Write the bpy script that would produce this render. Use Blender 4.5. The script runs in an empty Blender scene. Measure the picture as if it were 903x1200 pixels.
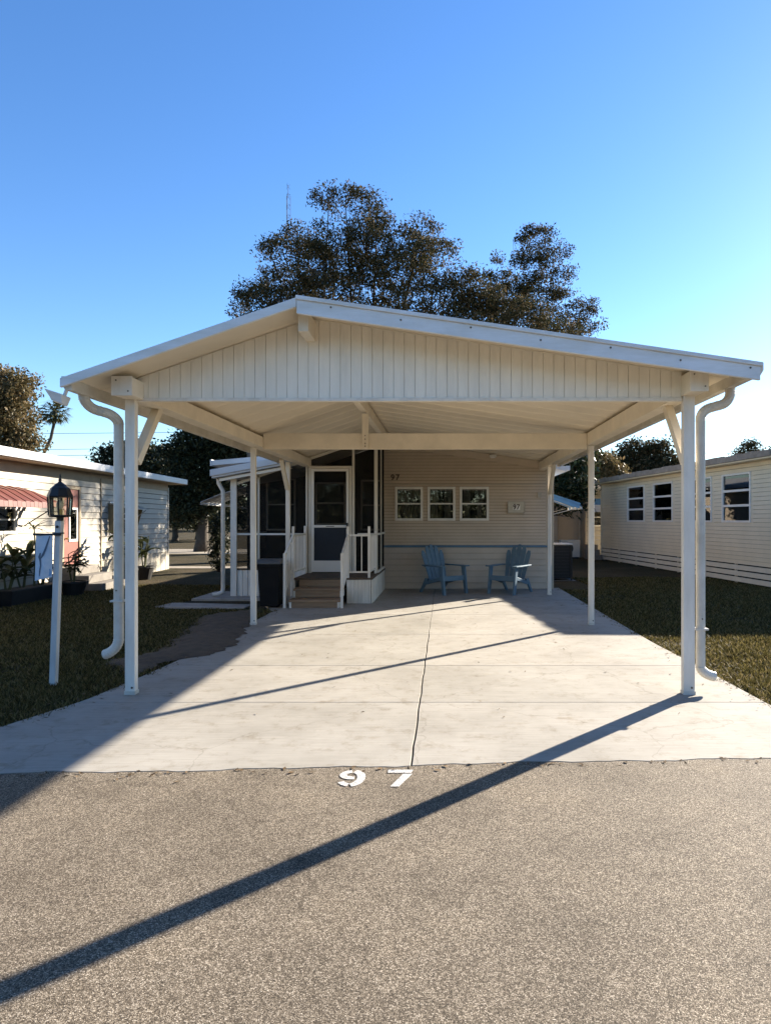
import bpy, math, random
import numpy as np
from mathutils import Vector, Matrix

# ------------------------------------------------------------------ camera, sky, sun, exposure
sc = bpy.context.scene
col = sc.collection
cam_d = bpy.data.cameras.new('camera')
cam = bpy.data.objects.new('camera', cam_d); col.objects.link(cam)
cam.location = (0, 0, 1.5); cam.rotation_euler = (math.radians(90), 0, 0)
cam_d.sensor_fit = 'VERTICAL'; cam_d.sensor_height = 36; cam_d.sensor_width = 36
cam_d.lens = 760 / 1200 * 36
cam_d.shift_x = -68.5 / 1200; cam_d.shift_y = 9 / 1200
cam_d.clip_end = 3000; cam_d.clip_start = 0.05
sc.camera = cam

SUN_EL = math.radians(21.5); SUN_AZ = math.radians(45)          # behind the house, to the right
w = bpy.data.worlds.new('World'); sc.world = w; w.use_nodes = True
wn = w.node_tree; wn.nodes.clear()
sky = wn.nodes.new('ShaderNodeTexSky'); sky.sky_type = 'NISHITA'; sky.sun_disc = False
sky.sun_elevation = SUN_EL; sky.sun_rotation = SUN_AZ
sky.air_density = 1.0; sky.dust_density = 0.1; sky.ozone_density = 2.6; sky.altitude = 10
bgn = wn.nodes.new('ShaderNodeBackground'); bgn.inputs[1].default_value = 0.069
wo = wn.nodes.new('ShaderNodeOutputWorld')
hs = wn.nodes.new('ShaderNodeHueSaturation'); hs.inputs['Saturation'].default_value = 1.22; hs.inputs['Hue'].default_value = 0.508
wn.links.new(sky.outputs[0], hs.inputs['Color']); wn.links.new(hs.outputs[0], bgn.inputs[0]); wn.links.new(bgn.outputs[0], wo.inputs[0])

sd = bpy.data.lights.new('sun', 'SUN'); sd.energy = 5.0; sd.angle = math.radians(0.53); sd.color = (1.0, 0.90, 0.76)
sun = bpy.data.objects.new('sun', sd); col.objects.link(sun)
tosun = Vector((math.sin(SUN_AZ) * math.cos(SUN_EL), math.cos(SUN_AZ) * math.cos(SUN_EL), math.sin(SUN_EL)))
sun.rotation_euler = tosun.to_track_quat('Z', 'Y').to_euler()
sun.location = (20, 20, 30)

sc.view_settings.view_transform = 'Standard'; sc.view_settings.look = 'None'
sc.view_settings.gamma = 1.0; sc.view_settings.use_curve_mapping = False
sc.view_settings.exposure = 2.0
sc.render.engine = 'CYCLES'

rnd = random.Random(7)

# ------------------------------------------------------------------ materials
MATS = {}
def mat(name, color, rough=0.6, var=0.0, vscale=3.0, bump=0.0, bscale=60.0, metal=0.0, color2=None, spec=0.4, streak=None):
    """plain procedural material: two tones mixed by world-space noise, fine bump"""
    m = bpy.data.materials.new(name); m.use_nodes = True; MATS[name] = m
    nt = m.node_tree; b = nt.nodes['Principled BSDF']
    b.inputs['Roughness'].default_value = rough; b.inputs['Metallic'].default_value = metal
    b.inputs['Specular IOR Level'].default_value = spec
    b.inputs['Base Color'].default_value = (*color, 1)
    geo = nt.nodes.new('ShaderNodeNewGeometry')
    if var > 0 or color2:
        c2 = color2 or tuple(c * (1 - var) for c in color)
        n = nt.nodes.new('ShaderNodeTexNoise'); n.inputs['Scale'].default_value = vscale; n.inputs['Detail'].default_value = 8
        n.inputs['Roughness'].default_value = 0.65
        src = geo.outputs['Position']
        if streak:
            mp = nt.nodes.new('ShaderNodeMapping'); mp.inputs['Scale'].default_value = streak
            nt.links.new(src, mp.inputs[0]); src = mp.outputs[0]
        nt.links.new(src, n.inputs['Vector'])
        r = nt.nodes.new('ShaderNodeValToRGB'); r.color_ramp.elements[0].position = 0.35; r.color_ramp.elements[1].position = 0.68
        r.color_ramp.elements[0].color = (*color, 1); r.color_ramp.elements[1].color = (*c2, 1)
        nt.links.new(n.outputs[0], r.inputs[0]); nt.links.new(r.outputs[0], b.inputs['Base Color'])
    if bump > 0:
        n2 = nt.nodes.new('ShaderNodeTexNoise'); n2.inputs['Scale'].default_value = bscale; n2.inputs['Detail'].default_value = 4
        nt.links.new(geo.outputs['Position'], n2.inputs['Vector'])
        bp = nt.nodes.new('ShaderNodeBump'); bp.inputs['Strength'].default_value = bump; bp.inputs['Distance'].default_value = 0.01
        nt.links.new(n2.outputs[0], bp.inputs['Height']); nt.links.new(bp.outputs[0], b.inputs['Normal'])
    return m

mat('white_paint', (0.80, 0.745, 0.65), 0.5, 0.16, 5.0, 0.12, 30, color2=(0.64, 0.585, 0.495), streak=(1.4, 1.4, 0.3))
mat('cream_paint', (0.80, 0.71, 0.56), 0.5, 0.16, 3.0, 0.06, 30)
mat('gable_white', (0.87, 0.815, 0.70), 0.45, 0.12, 4.0, 0.04, 30, streak=(2.5, 1, 0.35))
mat('ceiling_cream', (0.78, 0.685, 0.53), 0.5, 0.12, 1.4, 0.05, 20)
mat('fascia_white', (0.74, 0.76, 0.78), 0.4, 0.20, 3.5, 0.05, 30, color2=(0.58, 0.58, 0.55), streak=(0.5, 1, 3))
mat('roof_metal', (0.62, 0.62, 0.60), 0.5, 0.2, 2.0)
mat('gutter_white', (0.66, 0.62, 0.54), 0.45, 0.2, 4.0, color2=(0.50, 0.46, 0.38))
mat('screw', (0.10, 0.08, 0.06), 0.6)
mat('house_siding', (0.53, 0.435, 0.325), 0.6, 0.12, 2.5, 0.05, 40)
mat('skirt_siding', (0.53, 0.455, 0.36), 0.6, 0.14, 2.0, 0.05, 40)
mat('trim_tan', (0.42, 0.37, 0.29), 0.6, 0.1)
mat('blue_trim', (0.10, 0.19, 0.28), 0.5, 0.2, 6)
mat('window_white', (0.72, 0.69, 0.62), 0.5, 0.08, 5)
mat('screen_frame', (0.62, 0.57, 0.47), 0.5, 0.1, 4)
mat('dark_interior', (0.020, 0.018, 0.016), 0.9)
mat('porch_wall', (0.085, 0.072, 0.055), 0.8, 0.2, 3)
mat('curtain', (0.24, 0.22, 0.19), 0.9, 0.5, 14, streak=(1, 1, 0.05))
mat('blind', (0.62, 0.60, 0.55), 0.9, 0.2, 10)
mat('door_blue', (0.010, 0.015, 0.024), 0.6, 0.2, 20)
mat('wood_brown', (0.33, 0.215, 0.125), 0.75, 0.35, 7, 0.2, 60, streak=(0.3, 1, 3))
mat('wood_dark', (0.12, 0.085, 0.055), 0.8, 0.3, 7, 0.2, 60)
mat('bin_black', (0.012, 0.012, 0.012), 0.75, 0.3, 5, spec=0.15)
mat('bin_lid', (0.10, 0.095, 0.085), 0.5, 0.3, 5)
mat('chair_blue', (0.105, 0.175, 0.225), 0.5, 0.25, 6, 0.05, 60, color2=(0.08, 0.135, 0.18))
mat('lawn_house_white', (0.40, 0.36, 0.285), 0.6, 0.10, 1.5, 0.04, 30)
mat('tan_soffit', (0.30, 0.235, 0.15), 0.7, 0.2, 3)
mat('red_paint', (0.17, 0.045, 0.030), 0.6, 0.2, 4, color2=(0.20, 0.065, 0.045))
mat('awning_red', (0.125, 0.036, 0.027), 0.5, 0.2, 5)
mat('awning_pale', (0.15, 0.055, 0.042), 0.5, 0.2, 5)
mat('awning_blue', (0.10, 0.27, 0.52), 0.5, 0.2, 5)
mat('awning_white', (0.66, 0.66, 0.64), 0.5, 0.2, 5)
mat('awning_tan', (0.22, 0.18, 0.10), 0.6, 0.2, 5)
mat('right_siding', (0.70, 0.605, 0.43), 0.6, 0.10, 1.6, 0.04, 30)
mat('right_slat', (0.72, 0.65, 0.51), 0.6, 0.12, 3)
mat('brown_fascia', (0.20, 0.16, 0.125), 0.8, 0.4, 5, 0.3, 30, color2=(0.30, 0.25, 0.20))
mat('beige_wall', (0.44, 0.34, 0.23), 0.7, 0.1, 2)
mat('grey_wall', (0.36, 0.32, 0.26), 0.7, 0.1, 2)
mat('step_concrete', (0.20, 0.18, 0.155), 0.9, 0.3, 5, 0.3, 50)
mat('ac_white', (0.55, 0.53, 0.48), 0.5, 0.1, 5)
mat('ac_dark', (0.012, 0.012, 0.012), 0.6)
mat('metal_black', (0.014, 0.013, 0.012), 0.45, 0.2, 10)
mat('lamp_wood', (0.60, 0.60, 0.58), 0.6, 0.25, 6, 0.15, 50, streak=(2, 2, 0.3))
mat('banner_cloth', (0.62, 0.66, 0.70), 0.9, 0.2, 12, color2=(0.42, 0.52, 0.62))
mat('banner_print', (0.10, 0.13, 0.17), 0.9)
mat('banner_blue', (0.20, 0.36, 0.58), 0.9)
mat('pot_black', (0.02, 0.019, 0.018), 0.6, 0.3, 8)
mat('bark', (0.075, 0.060, 0.045), 0.95, 0.4, 9, 0.6, 25)
mat('palm_bark', (0.10, 0.085, 0.065), 0.95, 0.4, 9, 0.6, 25)
mat('plant_stem', (0.08, 0.085, 0.03), 0.8, 0.3, 10)
mat('wire_black', (0.02, 0.02, 0.02), 0.6)
mat('pole_wood', (0.12, 0.095, 0.07), 0.9, 0.3, 5)
mat('mast_steel', (0.06, 0.06, 0.065), 0.8, spec=0.1)
mat('plaque', (0.50, 0.46, 0.36), 0.6, 0.15, 15)
mat('number_brown', (0.06, 0.035, 0.02), 0.6)
mat('white_roof', (0.52, 0.52, 0.52), 0.45, 0.12, 2)
mat('pad_concrete', (0.36, 0.32, 0.265), 0.9, 0.35, 4, 0.3, 60)
mat('bulb_glass', (0.75, 0.68, 0.5), 0.3)
mat('brass', (0.5, 0.36, 0.10), 0.35, metal=0.8)

def glass_mat(name, tint=(0.75, 0.78, 0.80), refl=0.16, rough=0.02):
    m = bpy.data.materials.new(name); m.use_nodes = True; MATS[name] = m
    nt = m.node_tree; nt.nodes.clear()
    o = nt.nodes.new('ShaderNodeOutputMaterial'); mx = nt.nodes.new('ShaderNodeMixShader')
    t = nt.nodes.new('ShaderNodeBsdfTransparent'); t.inputs[0].default_value = (*tint, 1)
    g = nt.nodes.new('ShaderNodeBsdfGlossy'); g.inputs['Roughness'].default_value = rough
    f = nt.nodes.new('ShaderNodeFresnel'); f.inputs[0].default_value = 1.5
    a = nt.nodes.new('ShaderNodeMath'); a.operation = 'ADD'; a.inputs[1].default_value = refl; a.use_clamp = True
    nt.links.new(f.outputs[0], a.inputs[0]); nt.links.new(a.outputs[0], mx.inputs[0])
    nt.links.new(t.outputs[0], mx.inputs[1]); nt.links.new(g.outputs[0], mx.inputs[2]); nt.links.new(mx.outputs[0], o.inputs[0])
    return m
glass_mat('glass', (0.80, 0.82, 0.83), refl=0.05)
glass_mat('lantern_glass', (0.88, 0.86, 0.78), 0.06, 0.15)

def screen_mat():
    m = bpy.data.materials.new('insect_screen'); m.use_nodes = True; MATS['insect_screen'] = m
    nt = m.node_tree; nt.nodes.clear()
    o = nt.nodes.new('ShaderNodeOutputMaterial'); mx = nt.nodes.new('ShaderNodeMixShader'); mx.inputs[0].default_value = 0.34
    t = nt.nodes.new('ShaderNodeBsdfTransparent'); d = nt.nodes.new('ShaderNodeBsdfDiffuse'); d.inputs[0].default_value = (0.018, 0.017, 0.015, 1)
    nt.links.new(t.outputs[0], mx.inputs[1]); nt.links.new(d.outputs[0], mx.inputs[2]); nt.links.new(mx.outputs[0], o.inputs[0])
screen_mat()

def ramp(nt, stops):
    r = nt.nodes.new('ShaderNodeValToRGB'); e = r.color_ramp.elements
    while len(e) < len(stops): e.new(0.5)
    for i, (p, c) in enumerate(stops): e[i].position = p; e[i].color = (*c, 1)
    return r

def leaf_mat(name, stops, trans=0.35, rough=0.5):
    m = bpy.data.materials.new(name); m.use_nodes = True; MATS[name] = m
    nt = m.node_tree; nt.nodes.clear(); o = nt.nodes.new('ShaderNodeOutputMaterial')
    geo = nt.nodes.new('ShaderNodeNewGeometry'); r = ramp(nt, stops)
    nt.links.new(geo.outputs['Random Per Island'], r.inputs[0])
    b = nt.nodes.new('ShaderNodeBsdfPrincipled'); b.inputs['Roughness'].default_value = rough; b.inputs['Specular IOR Level'].default_value = 0.12
    t = nt.nodes.new('ShaderNodeBsdfTranslucent'); mx = nt.nodes.new('ShaderNodeMixShader'); mx.inputs[0].default_value = trans
    nt.links.new(r.outputs[0], b.inputs['Base Color']); nt.links.new(r.outputs[0], t.inputs[0])
    nt.links.new(b.outputs[0], mx.inputs[1]); nt.links.new(t.outputs[0], mx.inputs[2]); nt.links.new(mx.outputs[0], o.inputs[0])
leaf_mat('oak_leaf', [(0.0, (0.022, 0.026, 0.012)), (0.5, (0.042, 0.041, 0.019)), (0.8, (0.085, 0.066, 0.033)), (1.0, (0.17, 0.115, 0.06))], 0.25, 0.8)
leaf_mat('tan_leaf', [(0.0, (0.07, 0.060, 0.025)), (0.5, (0.12, 0.095, 0.045)), (1.0, (0.20, 0.14, 0.07))], 0.3)
leaf_mat('dark_leaf', [(0.0, (0.012, 0.017, 0.009)), (0.6, (0.026, 0.032, 0.015)), (1.0, (0.055, 0.055, 0.026))], 0.2)
leaf_mat('magnolia_leaf', [(0.0, (0.018, 0.028, 0.012)), (0.7, (0.040, 0.050, 0.022)), (1.0, (0.16, 0.13, 0.07))], 0.15, 0.3)
leaf_mat('palm_leaf', [(0.0, (0.035, 0.042, 0.018)), (1.0, (0.085, 0.085, 0.038))], 0.25)
leaf_mat('plant_leaf', [(0.0, (0.022, 0.035, 0.014)), (0.6, (0.05, 0.058, 0.024)), (1.0, (0.11, 0.085, 0.035))], 0.25)
leaf_mat('grass_blade', [(0.0, (0.038, 0.032, 0.012)), (0.45, (0.078, 0.066, 0.021)), (0.75, (0.15, 0.125, 0.042)), (1.0, (0.24, 0.185, 0.09))], 0.3, 0.7)

def ground_mat():
    m = bpy.data.materials.new('lawn'); m.use_nodes = True; MATS['lawn'] = m
    nt = m.node_tree; b = nt.nodes['Principled BSDF']; b.inputs['Roughness'].default_value = 0.95; b.inputs['Specular IOR Level'].default_value = 0.1
    geo = nt.nodes.new('ShaderNodeNewGeometry')
    n1 = nt.nodes.new('ShaderNodeTexNoise'); n1.inputs['Scale'].default_value = 0.9; n1.inputs['Detail'].default_value = 6
    n2 = nt.nodes.new('ShaderNodeTexNoise'); n2.inputs['Scale'].default_value = 28; n2.inputs['Detail'].default_value = 5
    r1 = ramp(nt, [(0.3, (0.046, 0.039, 0.017)), (0.55, (0.062, 0.049, 0.025)), (0.75, (0.09, 0.066, 0.040))])
    r2 = ramp(nt, [(0.3, (0.35, 0.35, 0.35)), (0.7, (1.3, 1.3, 1.3))])
    mx = nt.nodes.new('ShaderNodeMix'); mx.data_type = 'RGBA'; mx.blend_type = 'MULTIPLY'; mx.inputs[0].default_value = 1
    bp = nt.nodes.new('ShaderNodeBump'); bp.inputs['Strength'].default_value = 0.8; bp.inputs['Distance'].default_value = 0.03
    for n in (n1, n2): nt.links.new(geo.outputs['Position'], n.inputs['Vector'])
    nt.links.new(n1.outputs[0], r1.inputs[0]); nt.links.new(n2.outputs[0], r2.inputs[0])
    nt.links.new(r1.outputs[0], mx.inputs[6]); nt.links.new(r2.outputs[0], mx.inputs[7]); nt.links.new(mx.outputs[2], b.inputs['Base Color'])
    nt.links.new(n2.outputs[0], bp.inputs['Height']); nt.links.new(bp.outputs[0], b.inputs['Normal'])
ground_mat()

def asphalt_mat():
    m = bpy.data.materials.new('asphalt'); m.use_nodes = True; MATS['asphalt'] = m
    nt = m.node_tree; b = nt.nodes['Principled BSDF']; b.inputs['Roughness'].default_value = 0.85; b.inputs['Specular IOR Level'].default_value = 0.25
    geo = nt.nodes.new('ShaderNodeNewGeometry')
    v = nt.nodes.new('ShaderNodeTexVoronoi'); v.inputs['Scale'].default_value = 215; v.inputs['Randomness'].default_value = 1.0
    sep = nt.nodes.new('ShaderNodeSeparateColor')
    r = ramp(nt, [(0.14, (0.017, 0.0125, 0.0085)), (0.36, (0.083, 0.065, 0.045)), (0.56, (0.172, 0.138, 0.098)), (0.73, (0.315, 0.263, 0.197)), (0.88, (0.66, 0.58, 0.47))])
    rd = ramp(nt, [(0.0, (1.0, 1.0, 1.0)), (0.55, (0.92, 0.92, 0.92)), (0.95, (0.72, 0.71, 0.70))])
    sc_ = nt.nodes.new('ShaderNodeMath'); sc_.operation = 'MULTIPLY'; sc_.inputs[1].default_value = 1.1
    mx = nt.nodes.new('ShaderNodeMix'); mx.data_type = 'RGBA'; mx.blend_type = 'MULTIPLY'; mx.inputs[0].default_value = 1
    n1 = nt.nodes.new('ShaderNodeTexNoise'); n1.inputs['Scale'].default_value = 1.6; n1.inputs['Detail'].default_value = 7; n1.inputs['Roughness'].default_value = 0.6
    r1 = ramp(nt, [(0.30, (0.72, 0.71, 0.70)), (0.52, (1.0, 1.0, 1.0)), (0.75, (1.25, 1.24, 1.21))])
    n3 = nt.nodes.new('ShaderNodeTexNoise'); n3.inputs['Scale'].default_value = 14; n3.inputs['Detail'].default_value = 5
    r3 = ramp(nt, [(0.36, (0.62, 0.60, 0.58)), (0.50, (1.0, 1.0, 1.0))])
    mx2 = nt.nodes.new('ShaderNodeMix'); mx2.data_type = 'RGBA'; mx2.blend_type = 'MULTIPLY'; mx2.inputs[0].default_value = 1
    mx3 = nt.nodes.new('ShaderNodeMix'); mx3.data_type = 'RGBA'; mx3.blend_type = 'MULTIPLY'; mx3.inputs[0].default_value = 0.35
    bp = nt.nodes.new('ShaderNodeBump'); bp.inputs['Strength'].default_value = 0.6; bp.inputs['Distance'].default_value = 0.005
    for n in (v, n1, n3): nt.links.new(geo.outputs['Position'], n.inputs['Vector'])
    ng = nt.nodes.new('ShaderNodeTexNoise'); ng.inputs['Scale'].default_value = 290; ng.inputs['Detail'].default_value = 3; ng.inputs['Roughness'].default_value = 0.7
    mr = nt.nodes.new('ShaderNodeMapRange'); mr.inputs[1].default_value = 0.32; mr.inputs[2].default_value = 0.68
    av = nt.nodes.new('ShaderNodeMix'); av.data_type = 'FLOAT'; av.inputs[0].default_value = 0.55
    nt.links.new(geo.outputs['Position'], ng.inputs['Vector']); nt.links.new(ng.outputs[0], mr.inputs[0])
    nt.links.new(v.outputs['Color'], sep.inputs[0]); nt.links.new(sep.outputs[0], av.inputs[2]); nt.links.new(mr.outputs[0], av.inputs[3]); nt.links.new(av.outputs[0], r.inputs[0])
    nt.links.new(v.outputs['Distance'], sc_.inputs[0]); nt.links.new(sc_.outputs[0], rd.inputs[0])
    nt.links.new(r.outputs[0], mx.inputs[6]); nt.links.new(rd.outputs[0], mx.inputs[7])
    nt.links.new(n1.outputs[0], r1.inputs[0]); nt.links.new(mx.outputs[2], mx2.inputs[6]); nt.links.new(r1.outputs[0], mx2.inputs[7])
    nt.links.new(n3.outputs[0], r3.inputs[0]); nt.links.new(mx2.outputs[2], mx3.inputs[6]); nt.links.new(r3.outputs[0], mx3.inputs[7])
    wb = nt.nodes.new('ShaderNodeTexNoise'); wb.inputs['Scale'].default_value = 2.2; wb.inputs['Detail'].default_value = 7
    adw = nt.nodes.new('ShaderNodeMix'); adw.data_type = 'RGBA'; adw.blend_type = 'ADD'; adw.inputs[0].default_value = 0.7
    vc = nt.nodes.new('ShaderNodeTexVoronoi'); vc.feature = 'DISTANCE_TO_EDGE'; vc.inputs['Scale'].default_value = 0.33
    rk = ramp(nt, [(0.0, (0.52, 0.50, 0.48)), (0.004, (1, 1, 1))])
    mx4 = nt.nodes.new('ShaderNodeMix'); mx4.data_type = 'RGBA'; mx4.blend_type = 'MULTIPLY'; mx4.inputs[0].default_value = 0.7
    nt.links.new(geo.outputs['Position'], wb.inputs['Vector']); nt.links.new(geo.outputs['Position'], adw.inputs[6]); nt.links.new(wb.outputs[1], adw.inputs[7])
    nt.links.new(adw.outputs[2], vc.inputs['Vector']); nt.links.new(vc.outputs['Distance'], rk.inputs[0])
    nt.links.new(mx3.outputs[2], mx4.inputs[6]); nt.links.new(rk.outputs[0], mx4.inputs[7])
    nt.links.new(mx4.outputs[2], b.inputs['Base Color'])
    nt.links.new(av.outputs[0], bp.inputs['Height']); nt.links.new(bp.outputs[0], b.inputs['Normal'])
asphalt_mat()

def concrete_mat():
    m = bpy.data.materials.new('concrete'); m.use_nodes = True; MATS['concrete'] = m
    nt = m.node_tree; b = nt.nodes['Principled BSDF']; b.inputs['Roughness'].default_value = 0.85; b.inputs['Specular IOR Level'].default_value = 0.2
    geo = nt.nodes.new('ShaderNodeNewGeometry'); info = nt.nodes.new('ShaderNodeObjectInfo')
    n1 = nt.nodes.new('ShaderNodeTexNoise'); n1.inputs['Scale'].default_value = 0.9; n1.inputs['Detail'].default_value = 9; n1.inputs['Roughness'].default_value = 0.65
    n2 = nt.nodes.new('ShaderNodeTexNoise'); n2.inputs['Scale'].default_value = 5.5; n2.inputs['Detail'].default_value = 9; n2.inputs['Roughness'].default_value = 0.75
    n3 = nt.nodes.new('ShaderNodeTexNoise'); n3.inputs['Scale'].default_value = 160; n3.inputs['Detail'].default_value = 3
    mp = nt.nodes.new('ShaderNodeMapping'); mp.inputs['Scale'].default_value = (3, 45, 1)      # broom marks
    n4 = nt.nodes.new('ShaderNodeTexNoise'); n4.inputs['Scale'].default_value = 1; n4.inputs['Detail'].default_value = 4
    r1 = ramp(nt, [(0.30, (0.255, 0.237, 0.203)), (0.5, (0.315, 0.294, 0.255)), (0.70, (0.36, 0.338, 0.297))])
    r2 = ramp(nt, [(0.26, (0.42, 0.36, 0.30)), (0.36, (0.82, 0.79, 0.74)), (0.47, (1.0, 1.0, 1.0)), (0.75, (1.06, 1.06, 1.06))])
    r4 = ramp(nt, [(0.3, (0.90, 0.90, 0.90)), (0.7, (1.05, 1.05, 1.05))])
    def mul(a, c, f=1.0):
        mx = nt.nodes.new('ShaderNodeMix'); mx.data_type = 'RGBA'; mx.blend_type = 'MULTIPLY'; mx.inputs[0].default_value = f
        nt.links.new(a, mx.inputs[6]); nt.links.new(c, mx.inputs[7]); return mx.outputs[2]
    for n in (n1, n2, n3): nt.links.new(geo.outputs['Position'], n.inputs['Vector'])
    nt.links.new(geo.outputs['Position'], mp.inputs[0]); nt.links.new(mp.outputs[0], n4.inputs['Vector'])
    nt.links.new(n1.outputs[0], r1.inputs[0]); nt.links.new(n2.outputs[0], r2.inputs[0]); nt.links.new(n4.outputs[0], r4.inputs[0])
    ri = ramp(nt, [(0.0, (0.93, 0.93, 0.92)), (1.0, (1.04, 1.03, 1.02))]); nt.links.new(info.outputs['Random'], ri.inputs[0])
    # rust-brown drip stains near the road, and a fine crack network
    vr = nt.nodes.new('ShaderNodeTexVoronoi'); vr.feature = 'DISTANCE_TO_EDGE'; vr.inputs['Scale'].default_value = 0.55
    wob = nt.nodes.new('ShaderNodeTexNoise'); wob.inputs['Scale'].default_value = 3.0; wob.inputs['Detail'].default_value = 5
    ad = nt.nodes.new('ShaderNodeMix'); ad.data_type = 'RGBA'; ad.blend_type = 'ADD'; ad.inputs[0].default_value = 0.35
    nt.links.new(geo.outputs['Position'], wob.inputs['Vector']); nt.links.new(geo.outputs['Position'], ad.inputs[6]); nt.links.new(wob.outputs[1], ad.inputs[7])
    nt.links.new(ad.outputs[2], vr.inputs['Vector'])
    rc = ramp(nt, [(0.0, (0.62, 0.59, 0.55)), (0.0035, (1.0, 1.0, 1.0))]); nt.links.new(vr.outputs['Distance'], rc.inputs[0])
    c = mul(mul(mul(mul(r1.outputs[0], r2.outputs[0], 1.0), r4.outputs[0]), ri.outputs[0]), rc.outputs[0], 0.55)
    ms_ = nt.nodes.new('ShaderNodeMapping'); ms_.inputs['Scale'].default_value = (1.1, 2.6, 1); ms_.inputs['Location'].default_value = (3.3, 1.7, 0)
    n6 = nt.nodes.new('ShaderNodeTexNoise'); n6.inputs['Scale'].default_value = 1.3; n6.inputs['Detail'].default_value = 12; n6.inputs['Roughness'].default_value = 0.72
    nt.links.new(geo.outputs['Position'], ms_.inputs[0]); nt.links.new(ms_.outputs[0], n6.inputs['Vector'])
    r6 = ramp(nt, [(0.60, (1, 1, 1)), (0.68, (0.80, 0.74, 0.66)), (0.76, (0.55, 0.47, 0.39))]); nt.links.new(n6.outputs[0], r6.inputs[0])
    c = mul(c, r6.outputs[0])
    nt.links.new(c, b.inputs['Base Color'])
    bp = nt.nodes.new('ShaderNodeBump'); bp.inputs['Strength'].default_value = 0.35; bp.inputs['Distance'].default_value = 0.004
    nt.links.new(n3.outputs[0], bp.inputs['Height']); nt.links.new(bp.outputs[0], b.inputs['Normal'])
concrete_mat()

def road_paint_mat():
    m = bpy.data.materials.new('road_paint'); m.use_nodes = True; MATS['road_paint'] = m
    nt = m.node_tree; b = nt.nodes['Principled BSDF']; b.inputs['Roughness'].default_value = 0.7
    o = nt.nodes['Material Output']
    geo = nt.nodes.new('ShaderNodeNewGeometry'); n = nt.nodes.new('ShaderNodeTexNoise'); n.inputs['Scale'].default_value = 120; n.inputs['Detail'].default_value = 5
    r = ramp(nt, [(0.36, (0, 0, 0)), (0.47, (1, 1, 1))]); t = nt.nodes.new('ShaderNodeBsdfTransparent'); mx = nt.nodes.new('ShaderNodeMixShader')
    b.inputs['Base Color'].default_value = (0.52, 0.51, 0.48, 1)
    nt.links.new(geo.outputs['Position'], n.inputs['Vector']); nt.links.new(n.outputs[0], r.inputs[0]); nt.links.new(r.outputs[0], mx.inputs[0])
    nt.links.new(t.outputs[0], mx.inputs[1]); nt.links.new(b.outputs[0], mx.inputs[2]); nt.links.new(mx.outputs[0], o.inputs[0])
road_paint_mat()

# ------------------------------------------------------------------ mesh helpers
def wloc(o):
    v = Vector((0, 0, 0))
    while o is not None: v += o.location; o = o.parent
    return v

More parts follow.
